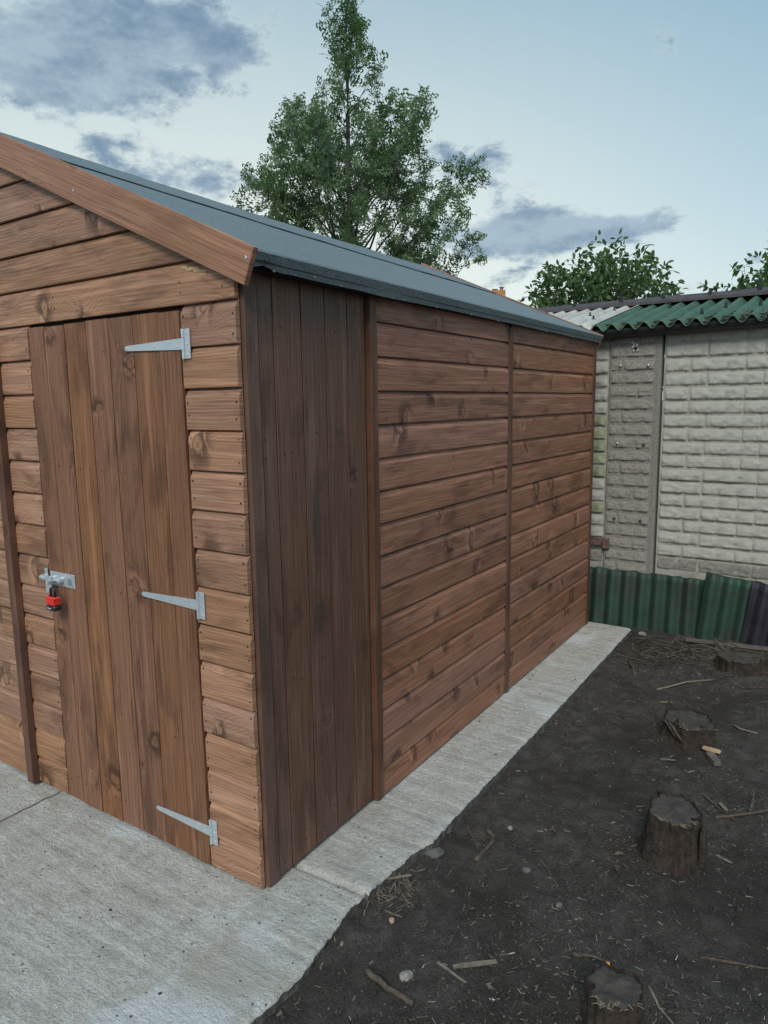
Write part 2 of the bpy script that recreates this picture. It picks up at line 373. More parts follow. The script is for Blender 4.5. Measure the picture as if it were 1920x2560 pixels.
# ------------------------------------------------------------------ ground
def spaced(lo, a, b, hi, fine):
    out = []; v = a
    while v < b: out.append(v); v += fine
    out.append(b); s = fine; v = b
    while v < hi: s *= 1.45; v += s; out.append(min(v, hi))
    s = fine; v = a; pre = []
    while v > lo: s *= 1.45; v -= s; pre.append(max(v, lo))
    return pre[::-1] + out
STUMPS = [(.985, .86, .105), (.865, 1.80, .13), (.95, 2.76, .13), (1.0, .115, .085)]
def soil_z(x, y):
    h = -.056 + .012 * fbm(x * 1.6, y * 1.6, 1.3) + .020 * fbm(x * 5, y * 5, 4.1, 4) + .012 * fbm(x * 18, y * 18, 2.2, 4)
    h += .030 * math.exp(-((y - 3.15) / .22) ** 2) * min(1, max(0, (x - .25) / .5))
    if -3.5 < x < .75 and -3 < y < 3.3: h += (.016 + .012 * N(y * 2.1, 5)) * math.exp(-(max(0, x - .29) / .10) ** 2)
    for sx, sy, r in STUMPS:
        dd = math.hypot(x - sx, y - sy); h += .018 * math.exp(-(max(0, dd - r) / .06) ** 2)
    return h
xs = spaced(-600, .20, 1.75, 600, .017); ys = spaced(-300, -.75, 3.42, 700, .017)
vs = []; fs = []
for yy in ys:
    for xx in xs: vs.append((xx, yy, soil_z(xx, yy) if -8 < xx < 8 and -8 < yy < 14 else -.07))
nx = len(xs)
for j in range(len(ys) - 1):
    for i in range(nx - 1): fs.append((j * nx + i, j * nx + i + 1, (j + 1) * nx + i + 1, (j + 1) * nx + i))
o = obj('ground', pyd('ground', vs, fs, True), 'soil'); tag(o, 'dark bare soil strewn with chips beside the concrete', 'soil', kind='structure')

EDGE = [(-3.2, .285), (-.9, .283), (-.371, .281), (-.172, .290), (-.06, .272), (.062, .254), (.207, .262), (.40, .280), (.455, .293), (.475, .306), (.49, .300), (1.0, .299), (1.596, .300), (2.3, .295), (3.085, .289)]
def edge_x(y):
    for (a, xa), (b, xb) in zip(EDGE, EDGE[1:]):
        if a <= y <= b: e = xa + (xb - xa) * (y - a) / (b - a); break
    else: e = .285
    rag = 1.0 if y < .6 else .45
    return e + rag * (.0035 * fbm(y * 9, 1.7, 0, 4) + .005 * fbm(y * 45, 3.7, 0, 3))
def slab_z(x, y):
    h = .0016 * math.sin(y * 66 + 5 * N(x * 1.1, y * 2.2)) * (.2 + 1.3 * abs(N(x * 1.6, y * 3, 8))) + .0020 * fbm(x * 2.2, y * 38, .7, 3) + .0018 * fbm(x * 55, y * 70, 2, 3)
    if x > -.05: h -= .016 * math.exp(-((y - (.139 + .055 * x + .004 * N(x * 25, 2))) / .007) ** 2)
    e = edge_x(y) - x
    if e < .03: h -= .010 * (1 - e / .03) ** 2 * (.5 + abs(N(x * 40, y * 40)))
    return h - .004
def slab(name, x0, xe, y0, y1, fx, fy, label):
    rows = [y0 + (y1 - y0) * i / round((y1 - y0) / fy) for i in range(round((y1 - y0) / fy) + 1)]
    us = [i / fx for i in range(fx + 1)]; vs = []; fs = []
    for yy in rows:
        e = edge_x(yy) if xe is None else xe
        for u in us: xx = x0 + (e - x0) * u; vs.append((xx, yy, slab_z(xx, yy)))
        vs.append((e - .003 + .004 * N(yy * 30, 1), yy, -.030)); vs.append((e - .012, yy, -.16))
    n = fx + 3
    for j in range(len(rows) - 1):
        for i in range(n - 1): fs.append((j * n + i, j * n + i + 1, (j + 1) * n + i + 1, (j + 1) * n + i))
    b = len(vs)
    for yy, j in ((y0, 0), (y1, len(rows) - 1)):
        lo = len(vs)
        for i in range(fx + 1): vs.append((vs[j * n + i][0], yy, -.16))
        for i in range(fx):
            q = (j * n + i, lo + i, lo + i + 1, j * n + i + 1); fs.append(q if j == 0 else q[::-1])
    lo = len(vs)
    for j in range(len(rows)): vs.append((x0, rows[j], -.16))
    for j in range(len(rows) - 1): fs.append((j * n, (j + 1) * n, lo + j + 1, lo + j))
    me = pyd(name, vs, fs, True); me.materials.append(MAT['concrete']); me.materials.append(MAT['concrete_dirty'])
    for p_ in me.polygons:
        if min(vs[i][2] for i in p_.vertices) < -.025: p_.material_index = 1; p_.use_smooth = False
    o = obj(name, me, None); tag(o, label, 'concrete slab', kind='structure')
slab('concrete_slab', -1.052, None, -2.2, 3.085, 110, .0075, 'rough tamped concrete slab under the shed door and along its side')
slab('concrete_slab', -3.4, -1.057, -2.2, 3.085, 60, .03, 'concrete slab left of the straight joint by the batten')

# ------------------------------------------------------------------ shed
PB = .115
shed = thing('shed', 'brown stained timber apex shed with felt roof and plank door', 'shed')
RF = Matrix.Identity(4)
RS = Matrix.Rotation(R(90), 4, 'Z')
RV = Matrix.Rotation(R(-90), 4, 'Y')      # local X up, local Z towards -X
T = Matrix.Translation
SHIP = [(0, 0), (-.0125, -.0012), (-.0155, .0006), (-.0160, .005), (-.0160, .089), (-.0140, .0945), (-.0100, .1005), (-.0080, .1050), (-.0074, .1085), (-.0008, .1088), (-.0006, .1175), (0, .1175)]
_bc = {}
def board_mesh(L, h=None):
    key = (round(L, 3), h)
    if key not in _bc:
        prof = SHIP if h is None else [(y, min(z, h)) for y, z in SHIP if z <= h] + [(-.0055, h), (0, h)] if h < .1 else SHIP
        if h is not None: prof = [(0, 0), (-.0125, -.0012), (-.0155, .0006), (-.0160, .005), (-.0160, h), (0, h)]
        v, f = extrude_profile(prof, L, max(1, int(L / .3))); _bc[key] = pyd('board', v, f)
    return _bc[key]
def jig(s=1.): return Matrix.Translation((0, random.uniform(-.0011, .0011) * s, random.uniform(-.0009, .0009) * s)) @ Matrix.Rotation(random.uniform(-.008, .008) * s, 4, 'X') @ Matrix.Rotation(random.uniform(-.0008, .0008), 4, 'Y')
SLOPE = .4475
def roof_line(x): return 1.832 + SLOPE * (.085 - x)      # top of barge board

# walls as backing panels that carry their boards
fw_vs = [(-2.40, .004, .012), (-.012, .004, .012), (-.012, .004, 1.80), (-1.2, .004, 2.34), (-2.40, .004, 1.80)]
fw_vs += [(x, .04, z) for x, y, z in fw_vs]
fw = obj('front_wall', pyd('front_wall', fw_vs, [(0, 1, 2, 3, 4), (9, 8, 7, 6, 5)] + [(i, i + 5, (i + 1) % 5 + 5, (i + 1) % 5) for i in range(5)]), 'shed_lining', shed)
sw = box('side_wall', (-.045, .06, .012), (-.010, 3.03, 1.80), 'shed_lining', shed, 0)
box('rear_wall', (-2.38, 3.032, .012), (-.02, 3.05, 1.80), 'wood_side', shed, 0)
box('left_wall', (-2.40, .045, .012), (-2.37, 3.03, 1.80), 'wood_side', shed, 0)
nails_f = bmesh.new(); nails_s = bmesh.new()
def nail(bm, p, out, r=.0030):
    p = Vector(p); bm_cyl(bm, p, p + Vector(out) * .0014, r * random.uniform(.8, 1.15), seg=6)
for i in range(15):
    z = i * PB
    z0 = .010 if i == 0 else 0
    # right of door
    xr = -.0065 + random.uniform(-.0012, .0010); xl = -.2165 + random.uniform(-.0035, .003)
    L = round(xr - xl, 3)
    obj('board', board_mesh(L), 'wood_front', fw, T((xl, 0, z + z0)) @ (jig() if i else Matrix.Scale(.93, 4, (0, 0, 1)))) 
    for xx in (xr - .010, xl + .010):
        for zz in (.032, .082): nail(nails_f, (xx + random.uniform(-.003, .003), -.0155, z + zz + random.uniform(-.008, .008)), (0, -1, 0))
    # left of door
    xe = -.984 + random.uniform(-.004, .002)
    obj('board', board_mesh(round(xe + 2.40, 3)), 'wood_front', fw, T((-2.40, 0, z + z0)) @ (jig() if i else Matrix.Scale(.93, 4, (0, 0, 1))))
    for zz in (.032, .082): nail(nails_f, (xe - .012, -.0155, z + zz + random.uniform(-.008, .008)), (0, -1, 0))
i = 15
while i * PB < 2.36:
    z = i * PB; L = 2.393
    v, f = extrude_profile(SHIP, L, 8); bm = bmesh.new(); bv = [bm.verts.new((x, y, zz)) for x, y, zz in v]
    for q in f: bm.faces.new([bv[j] for j in q])
    for sgn in (1, -1):      # cut to the rake
        co = Vector((-1.2 + 2.40, 0, 2.375 - z - .012)); no = Vector((SLOPE * sgn, 0, 1)).normalized()
        gm = bmesh.ops.bisect_plane(bm, geom=bm.verts[:] + bm.edges[:] + bm.faces[:], plane_co=co, plane_no=no, clear_outer=True)
        es = [e for e in gm['geom_cut'] if isinstance(e, bmesh.types.BMEdge)]
        try: bmesh.ops.contextual_create(bm, geom=es)
        except Exception: pass
    if len(bm.faces) > 3: obj('board', from_bm('board', bm), 'wood_front', fw, T((-2.40, 0, z)) @ jig(.6))
    i += 1
for xx, zz in ((-.215, 1.785), (-.213, 1.757), (-.05, 1.76), (-.82, 1.80), (-.815, 1.765)): nail(nails_f, (xx, -.0155, zz), (0, -1, 0))
tag(obj('nail_heads', from_bm('nail_heads', nails_f), 'nail_iron', fw), kind='stuff')

# torn pale splinter under the barge board
bm = bmesh.new()
for a in range(13):
    x0 = -.205 + a * .0060; z0 = 1.834 - a * .0022 + random.uniform(-.009, .004); l = random.uniform(.018, .036)
    pts = [(x0, -.0170, z0), (x0 + l, -.0182, z0 - .003), (x0 + l * .9, -.0172, z0 - .008), (x0 + .004, -.0168, z0 - .006)]
    bm.faces.new([bm.verts.new(q) for q in pts])
    bm.faces.new([bm.verts.new((q[0], q[1] + .0008, q[2])) for q in reversed(pts)])
tag(obj('splintered_patch', from_bm('splintered_patch', bm), 'splinter', fw), 'pale torn splinter in the board below the barge board')

# vertical planks
def plank_mesh(w, L, t=.015, ch=.0012):
    key = ('p', round(w, 4), round(L, 3), t)
    if key not in _bc:
        g_ = .0022; prof = [(0, g_), (-(t - ch), g_), (-t, ch + g_), (-t, w - ch - g_), (-(t - ch), w - g_), (0, w - g_)]
        v, f = extrude_profile(prof, L, 6); _bc[key] = pyd('plank', v, f)
    return _bc[key]
door_x = [-.979, -.887, -.773, -.659, -.546, -.431, -.315, -.222]
# ledge on the inside carries the planks
door = box('door', (-.975, -.0022, .03), (-.226, .0035, 1.69), 'shed_lining', shed, 0)
for a, b in zip(door_x, door_x[1:]):
    top = 1.712 + random.uniform(-.003, .003)
    obj('plank', plank_mesh(b - a, 1.700), 'wood_door', door, T((b, -.0034 + random.uniform(-.0016, .0016), top - 1.700)) @ RV)
dn = bmesh.new()
for a, b in zip(door_x, door_x[1:]):
    for zz in (.10, .40, .865, 1.25, 1.625):
        for q in (.3, .75):
            if random.random() < .7: nail(dn, (a + (b - a) * q + random.uniform(-.008, .008), -.0185, zz + random.uniform(-.02, .02)), (0, -1, 0), .0018)
tag(obj('nail_heads', from_bm('nail_heads', dn), 'nail_iron', door), kind='stuff')
# batten beside door, corner post, side battens
def upright(name, w, t, L, M, mt, bev=.002):
    bm = bmesh.new(); bm_box(bm, (0, -t, 0), (L, 0, w), bev); return obj(name, from_bm(name, bm), mt, shed, M @ RV)
upright('batten', .040, .028, 1.70, T((-1.172, -.0165, .008)), 'wood_trim')
bm = bmesh.new(); bm_box(bm, (0, -.006, 0), (1.80, .022, .050), .0015)
obj('corner_post', from_bm('corner_post', bm), 'wood_post', shed, T((-.0, .0045, .006)) @ RS @ T((.0505, 0, 0)) @ RV)
seams = [.0565, .118, .240, .353, .468, .566]
for a, b in zip(seams, seams[1:]):
    obj('plank', plank_mesh(b - a, 1.785, .012, .0010), 'wood_dark', sw, T((-.009, b, .012)) @ RS @ RV)
upright('batten', .040, .028, 1.80, T((-.006, .612, .004)) @ RS, 'wood_trim')
upright('batten', .036, .032, 1.78, T((-.006, 1.751, .006)) @ RS, 'wood_trim')
upright('batten', .046, .030, 1.80, T((-.006, 3.045, .004)) @ RS, 'wood_trim')
for i in range(16):
    z = i * PB - .006 if i else .006
    for ya, yb in ((.6145, 1.711), (1.7535, 2.998)):
        h = .078 if i == 15 else None
        o = obj('board', board_mesh(round(yb - ya, 3), h), 'wood_side', sw, T((.004, ya, z)) @ RS @ jig(1.3))
        if i == 0: o.scale = (1, 1, .95)
        for zz in (.035, .08):
            nail(nails_s, (.0195, ya + (yb - ya) * .5 + random.uniform(-.004, .004), z + zz), (1, 0, 0), .0030)
for yy in (.075, .15, .19, .29, .41, .50):
    for zz in (.055, .10, .62, 1.30, 1.36, 1.68):
        if random.random() < .6: nail(nails_s, (.0028, yy + random.uniform(-.01, .01), zz + random.uniform(-.02, .02)), (1, 0, 0), .003)
tag(obj('nail_heads', from_bm('nail_heads', nails_s), 'nail_iron', sw), kind='stuff')
# pale scuffs on the dark planks
bm = bmesh.new()
for k_ in range(26):
    if k_ < 15: y0 = .405 + random.gauss(0, .012); z0 = .225 + random.gauss(0, .035); l = random.uniform(.015, .05)
    else: y0 = random.uniform(.12, .54); z0 = random.choice((.08, .17, .33)) + random.gauss(0, .02); l = random.uniform(.004, .014)
    wd = random.uniform(.0004, .0011); sl_ = random.uniform(-.1, .5)
    q = [(.0036, y0, z0), (.0036, y0 + wd, z0), (.0036, y0 + l * sl_ + wd, z0 + l), (.0036, y0 + l * sl_, z0 + l)]
    bm.faces.new([bm.verts.new(p_) for p_ in q])
    bm.faces.new([bm.verts.new((.0031, p_[1], p_[2])) for p_ in reversed(q)])
tag(obj('scuff_marks', from_bm('scuff_marks', bm), 'chip_mid', sw), 'pale scratches low on the dark planks', kind='stuff')

# barge boards
def barge(name, y0, y1, sgn, mt='wood_barge'):
    L = 1.42; bm = bmesh.new(); bm_box(bm, (0, y0, -.098), (L, y1, 0), .0015)
    ang = math.atan(SLOPE)
    M = T((.0895, 0, 1.838)) @ Matrix.Rotation(math.pi + ang, 4, 'Y') @ Matrix.Scale(-1, 4, (0, 0, 1)) if sgn > 0 else T((-2.4895, 0, 1.838)) @ Matrix.Rotation(-ang, 4, 'Y')
    return obj(name, from_bm(name, bm), mt, shed, M)
barge('barge_board', -.038, -.020, 1); barge('barge_board', -.038, -.020, -1)
o = barge('barge_board', 3.072, 3.090, 1); o.location.x -= .035
for q in ((.075, 1.822), (-.62, 2.098)): cyl('screw', (q[0] - .012, -.0385, q[1] - .006), (q[0] - .012, -.0396, q[1] - .006), .0042, 'screw_zinc', shed, seg=10)

# roof: deck, felt sheets with turned-down eave
def roofpt(u, v, lift=0):      # u: 0 eave .. 1 ridge, v: 0 front .. 1 rear
    y = -.0195 + (3.071 + .0195) * v
    xe = .082 - .034 * v; x = xe + (-1.2 - xe) * u
    z = 1.8315 + (2.402 - .022 * v - 1.8315) * u
    z += -.010 * math.sin(math.pi * min(1, v)) * u + .004 * fbm(x * 2.2, y * 2.2, 3, 3) * u
    return Vector((x, y, z + lift))
def felt(name, u0, u1, lift, fold, nu=26, nv=90, mirror=False, lapwave=0):
    vs = []; fs = []
    for j in range(nv + 1):
        v = j / nv; row = []
        if fold:
            p = roofpt(0, v, lift); hh = .037 + .0016 * fbm(p.y * 5, 2, 0, 4) + (.004 * math.exp(-((p.y - .62) / .16) ** 2) if not mirror else 0) - .010 * math.exp(-((p.y - .02) / .03) ** 2)
            row += [Vector((p.x - .016 + .002 * N(p.y * 7, 3), p.y, p.z - hh)), Vector((p.x - .008, p.y, p.z - hh * .5)), Vector((p.x + .0012, p.y, p.z - .0004)), Vector((p.x + .0008, p.y, p.z))]
        for i in range(nu + 1):
            uu = u0 + (u1 - u0) * i / nu
            if i == 0 and lapwave: uu += lapwave * (v - .2) + .004 * N(v * 9, 4)
            row.append(roofpt(uu, v, lift + (.004 * abs(N(v * 13, 9)) if (i == 0 and lapwave) else 0)))
        for p in row: vs.append((-2.4 - p.x, p.y, p.z) if mirror else tuple(p))
    n = len(vs) // (nv + 1); sm = []
    for j in range(nv):
        for i in range(n - 1):
            if fold and i == 3: continue
            sm.append(not (fold and i < 3))
            q = (j * n + i, (j + 1) * n + i, (j + 1) * n + i + 1, j * n + i + 1); fs.append(q[::-1] if not mirror else q)
    me = pyd(name, vs, fs); me.polygons.foreach_set('use_smooth', sm); o = obj(name, me, 'felt', roof)
    md = o.modifiers.new('thickness', 'SOLIDIFY'); md.thickness = .003; md.offset = -1
    return o
rv = [roofpt(0, 0), roofpt(0, 1), roofpt(1, 1), roofpt(1, 0)]
dv = [p - Vector((.006 if i < 2 else 0, 0, .010)) for i, p in enumerate(rv)]; dv += [p - Vector((0, 0, .014)) for p in dv]
dv += [Vector((-2.4 - p.x, p.y, p.z)) for p in dv]
df = [(0, 1, 2, 3), (7, 6, 5, 4), (0, 4, 5, 1), (1, 5, 6, 2), (2, 6, 7, 3), (3, 7, 4, 0)]
roof = obj('roof', pyd('roof', dv, df + [tuple(i + 8 for i in f[::-1]) for f in df]), 'shed_lining', shed)
felt('felt_sheet', 0, .72, 0, True)
felt('felt_sheet', .665, 1.0, .0055, False, nu=14, lapwave=-.11)
felt('felt_sheet', 0, 1.0, 0, True, mirror=True)
bm = bmesh.new()
for j in range(24):
    v = .03 + j * .0415 + random.uniform(-.008, .008); p = roofpt(0, v); zz = p.z - random.choice((.014, .03, .038))
    bm_cyl(bm, (p.x - .012, p.y, zz), (p.x + .0015 - .2 * (p.z - zz), p.y, zz), .0045 if j % 5 == 1 else .003, seg=8)
tag(obj('clout_nails', from_bm('clout_nails', bm), 'stone_pale', roof), kind='stuff')

box('eave_board', (-.040, -.018, 1.798), (.036, 3.068, 1.838), 'shed_lining', roof, 0)
# T hinges
def hinge(zc, label):
    h = box('hinge', (-.2035, -.0215, zc - .041), (-.181, -.0185, zc + .041), 'hinge_zinc', shed, .0006)
    h['label'] = label
    bm = bmesh.new()
    pts = [(-.2045, zc - .016), (-.2045, zc + .016), (-.455, zc + .0075), (-.463, zc + .004), (-.463, zc - .004), (-.455, zc - .0075)]
    a = [bm.verts.new((x, -.0235, z)) for x, z in pts]; b = [bm.verts.new((x, -.0202, z)) for x, z in pts]
    bm.faces.new(a); bm.faces.new(b[::-1])
    for i in range(6): bm.faces.new((a[i], b[i], b[(i + 1) % 6], a[(i + 1) % 6]))
    obj('strap', from_bm('strap', bm), 'hinge_zinc', h)
    for z0, z1 in ((-.041, -.0175), (-.0165, .0165), (.0175, .041)):
        cyl('knuckle', (-.2065, -.0232, zc + z0), (-.2065, -.0232, zc + z1), .0048, 'hinge_zinc', h)
    bm = bmesh.new()
    for x, z, yy in ((-.192, .030, -.0215), (-.192, 0, -.0215), (-.192, -.030, -.0215), (-.235, -.007, -.0235), (-.262, .006, -.0235), (-.33, 0, -.0235), (-.452, 0, -.0235)):
        bm_cyl(bm, (x, yy, zc + z), (x, yy - .0015, zc + z), .0042, .0030, seg=8)
    tag(obj('screws', from_bm('screws', bm), 'screw_zinc', h), kind='stuff')
hinge(1.618, 'zinc tee hinge at the top of the door'); hinge(.862, 'zinc tee hinge at the middle of the door'); hinge(.132, 'zinc tee hinge at the foot of the door')

# brenton bolt (locking bolt) on the door
hb = box('locking_bolt', (-.965, -.0225, .827), (-.822, -.0190, .876), 'hinge_zinc', shed, .0012); hb['label'] = 'zinc locking bolt across the door edge'
box('keep_plate', (-1.000, -.0225, .826), (-.982, -.0195, .882), 'hinge_zinc', hb, .0008)
cyl('bolt_bar', (-1.008, -.033, .851), (-.885, -.033, .851), .0075, 'hinge_zinc', hb)
for x in (-.992, -.945, -.90): cyl('bolt_guide', (x, -.022, .851), (x, -.036, .851), .0115, 'hinge_zinc', hb)
box('hasp_leaf', (-.952, -.052, .808), (-.918, -.049, .868), 'hinge_zinc', hb, .0015)
cyl('knob', (-.925, -.034, .849), (-.925, -.060, .849), .0085, 'hinge_zinc', hb)
box('window_recess', (-.862, -.0238, .838), (-.838, -.0226, .862), 'screw_zinc', hb, .0005)
bm = bmesh.new()
for x, z in ((-.832, .868), (-.832, .835), (-.878, .866), (-.878, .836)): bm_cyl(bm, (x, -.0224, z), (x, -.0238, z), .004, seg=8)
tag(obj('screws', from_bm('screws', bm), 'screw_zinc', hb), kind='stuff')

# padlock hangs from the bolt: its own thing
PL = (-.897, -.060, .778)
lock = thing('padlock', 'red and black laminated padlock hanging from the zinc bolt', 'padlock', PL)
bm = bmesh.new(); bm_box(bm, (PL[0] - .024, PL[1] - .013, PL[2] - .008), (PL[0] + .024, PL[1] + .013, PL[2] + .022), .004)
lk = obj('body', from_bm('body', bm), 'lock_red', lock)
for i in range(7):
    zz = PL[2] - .004 + i * .0036; box('ridge', (PL[0] - .0247, PL[1] - .0137, zz), (PL[0] + .0247, PL[1] + .0137, zz + .0016), 'lock_red', lk, .0003)
bm = bmesh.new(); bm_box(bm, (PL[0] - .026, PL[1] - .015, PL[2] - .026), (PL[0] + .026, PL[1] + .015, PL[2] - .0082), .004)
bp = obj('bumper', from_bm('bumper', bm), 'lock_black', lock)
pts = [(PL[0] + .0125 * math.cos(a), PL[1], PL[2] + .040 + .0125 * math.sin(a)) for a in [math.pi * i / 10 for i in range(11)]]
pts = [(PL[0] + .0125, PL[1], PL[2] + .018)] + pts + [(PL[0] - .0125, PL[1], PL[2] + .018)]
v, f = tube(pts, [.0042] * len(pts), 10); obj('shackle', pyd('shackle', v, f, True), 'lock_black', lock)
for s in (-1, 1): cyl('shackle_collar', (PL[0] + s * .0125, PL[1], PL[2] + .0215), (PL[0] + s * .0125, PL[1], PL[2] + .027), .0062, 'lock_black', lock)
fc = bpy.data.curves.new('lettering', 'FONT'); fc.body = 'Master'; fc.size = .0085; fc.align_x = 'CENTER'; fc.extrude = .0002
ft = bpy.data.objects.new('t', fc); lm = bpy.data.meshes.new_from_object(ft); bpy.data.objects.remove(ft)
lm.materials.clear(); fo = bpy.data.objects.new('lettering', lm); lm.materials.append(MAT['lettering_white'])
link(fo, bp, T((PL[0] - .004, PL[1] - .0153, PL[2] - .0195)) @ Matrix.Rotation(R(90), 4, 'X'))

# ------------------------------------------------------------------ garage
GY = 3.34
garage = thing('garage', 'pale brick-patterned concrete garage with corrugated roof behind the shed', 'garage', (.5, GY, -.07))
rng = random.Random(3)
def brick_mesh(L, H, seed, depth=.015, ru=1.):
    nxx = max(4, int(L / .009)); nzz = 9; vs = []; fs = []
    for j in range(nzz + 1):
        for i in range(nxx + 1):
            x = L * i / nxx; z = H * j / nzz
            ed = min(x, L - x, .006) / .006; ez = min(z / .005, (H - z) / .040, 1)
            e = max(0, ez) ** .7 * (.25 + .75 * ed)
            y = -depth * e * (1 + .20 * (1 - 2 * z / H)) - e * ru * (.0062 * fbm(x * 16 + seed * 9.1, z * 34, seed, 3) + .0050 * fbm(x * 50 + seed, z * 60, seed, 2))
            zz = z + (.003 * N(x * 30, seed) if j in (1,) else 0)
            vs.append((x, min(y, .001) if e > 0 else .002, zz))
    for j in range(nzz):
        for i in range(nxx):
            a = j * (nxx + 1) + i; fs.append((a, a + 1, a + nxx + 2, a + nxx + 1))
    return pyd('brick', vs, fs, True)
_bm = {}
def brick(L, H, parent, x, y, z, mt, depth=.015, ru=1.):
    L = round(L, 2); key = (L, round(H, 3), rng.randrange(4), mt)
    if key not in _bm: me = brick_mesh(L, H, rng.random() * 50, depth, ru); me.materials.append(MAT[mt]); _bm[key] = me
    return obj('brick', _bm[key], None, parent, T((x, y, z)))
joints = [1.433, .928, .436]
CH = .083
def bay(x0, x1, dry, first):
    tops = [1.87] + joints + [-.02]
    for n in range(4):
        zt, zb = tops[n], tops[n + 1]
        p = box('wall_panel', (x0, GY, zb + .0012), (x1, GY + .05, zt - .0012), 'garage_concrete', garage, .002)
        rows = max(1, round((zt - zb) / CH)); ch = (zt - zb) / rows
        for r in range(rows):
            z = zb + r * ch
            if z < .30: continue
            off = 0 if (r + n) % 2 else -.152
            if first == 'left': bx = x1 - .30 * 3 + off
            else: bx = x0 + .012 + off + (.0 if off else -.055)
            while bx < x1 - .02:
                a = max(bx, x0 + .012); b = min(bx + .296, x1 - .010)
                if b - a > .03:
                    mt = 'brick_pale'
                    if first == 'left' and .60 < z < 1.42: mt = 'brick_green' if (.86 < z < 1.25 or rng.random() < .35) else 'brick_pale'
                    if z < .43: mt = 'brick_grey_panel'
                    brick(b - a, ch - .007, p, a, GY + .001, z + .003, mt, .011 if z > .43 else .006)
                bx += .303
bay(-2.6, .028, False, 'left'); bay(.362, 2.6, True, 'right')
pil = box('pilaster', (.030, GY - .022, -.02), (.350, GY + .05, 1.86), 'brick_grey_panel', garage, .004)
z = .30; r = 0
while z < 1.80:
    cuts = [[.048, .128, .322], [.048, .322], [.048, .222, .322]][[0, 1, 2, 1][r % 4]]
    for a, b in zip(cuts, cuts[1:]): brick(b - a - .008, CH - .011, pil, a - .008, GY - .021, z, 'brick_grey', .009, 1.2)
    z += CH; r += 1
box('pilaster_edge', (.326, GY - .0255, -.02), (.3495, GY - .0225, 1.855), 'brick_grey_panel', pil, .001)
for i, (x, z) in enumerate(((.102, 1.659), (.274, 1.656), (.098, 1.162), (.265, 1.157), (.096, .662), (.263, .660))):
    bm = bmesh.new(); bmesh.ops.create_uvsphere(bm, u_segments=12, v_segments=8, radius=.0095)
    for v_ in bm.verts: v_.co.y *= .65
    bm_cyl(bm, (0, .002, 0), (0, .02, 0), .009)
    obj('bolt_head', from_bm('bolt_head', bm, True), 'bolt_steel' if i < 3 else 'bolt_rust', pil, T((x, GY - .038, z)))
bm = bmesh.new()
for a in range(9):
    cx_ = .165 + .045 * random.random(); cz_ = 1.775 + .035 * random.uniform(-1, 1); s = .012
    bm.faces.new([bm.verts.new((cx_ + s * random.uniform(.5, 1) * math.cos(t), GY - .0405, cz_ + s * random.uniform(.5, 1.3) * math.sin(t))) for t in (0, 1.05, 2.1, 3.1, 4.2, 5.2)])
tag(obj('chalky_patch', from_bm('chalky_patch', bm), 'chalk_patch', pil), 'chalky grey patch at the top of the pilaster')
# rusty bracket bar across the lower left bay
br = box('bracket', (-.30, GY - .030, .465), (.026, GY - .018, .525), 'rust_bracket', garage, .003); br['label'] = 'rusty flat bracket bar low on the wall'
box('bracket_end', (.0262, GY - .052, .455), (.072, GY - .034, .53), 'rust_bracket', br, .004)
# eaves: fascia and gutter
box('fascia', (-2.6, GY - .015, 1.872), (2.6, GY + .02, 1.93), 'gutter_black', garage, .003)
prof = [(.055 * math.cos(a), -.052 * math.sin(a)) for a in [math.pi * i / 10 for i in range(11)]]
prof = prof + [(.049 * math.cos(a), -.046 * math.sin(a)) for a in [math.pi * (10 - i) / 10 for i in range(11)]]
v, f = extrude_profile([(y, z) for y, z in prof], 5.2, 10)
ang = math.atan((1.905 - 1.875) / 1.0) * .6
obj('gutter', pyd('gutter', v, f, False), 'gutter_black', garage, T((-2.6, GY - .075, 1.842)) @ Matrix.Rotation(-.016, 4, 'Y'))
# corrugated roof sheets
EY, EZ, RY, RZ = 3.195, 1.893, 4.40, 2.150
def corrugated(name, x0, x1, mt, parent, A, B, amp=.021, pitch=.0985, phase=0., nv=8, thick=.006, lift=0., label=None, rag=0., warp=0.):
    A, B = Vector(A), Vector(B); up = (B - A).normalized(); nrm = Vector((1, 0, 0)).cross(up).normalized()
    if nrm.z < 0 and abs(up.z) < .8: nrm = -nrm
    if abs(up.z) >= .8 and nrm.y > 0: nrm = -nrm
    n = max(8, int((x1 - x0) / pitch * 12)); vs = []; fs = []; L = (B - A).length
    for j in range(nv + 1):
        for i in range(n + 1):
            x = x0 + (x1 - x0) * i / n
            t = j / nv; base = A + up * L * t
            hgt = amp * math.sin(6.28319 * (x - phase) / pitch) + lift + warp * N(x * 3, t * 2, phase)
            e = rag * fbm(x * 14, phase, 0, 3) if j == nv else 0
            p = base + nrm * hgt + up * e; vs.append((p.x + x, p.y, p.z))
    for j in range(nv):
        for i in range(n):
            a = j * (n + 1) + i; fs.append((a, a + 1, a + n + 2, a + n + 1))
    o = obj(name, pyd(name, vs, fs, True), mt, parent)
    md = o.modifiers.new('thickness', 'SOLIDIFY'); md.thickness = thick; md.offset = 0
    if label: o['label'] = label
    return o
PH = .066 - .0985 * .25
for x0, x1, mt, lf, lab in ((-2.6, -1.02, 'roof_white', .004, None), (-1.06, -.032, 'roof_white', .010, 'off-white corrugated roof sheets beside the green ones'), (-.075, .93, 'roof_green', .0, 'green corrugated roof sheet with debris in its valleys'), (.885, 1.80, 'roof_green', .009, None), (1.75, 2.6, 'roof_green', .0, None)):
    tilt = .016
    corrugated('roof_sheet', x0, x1, mt, garage, (0, EY, EZ + lf), (0, RY, RZ + lf), phase=PH, label=lab)
corrugated('roof_sheet', -2.6, 2.6, 'roof_green', garage, (0, 2 * RY - EY, EZ), (0, RY + .01, RZ - .005), phase=PH)
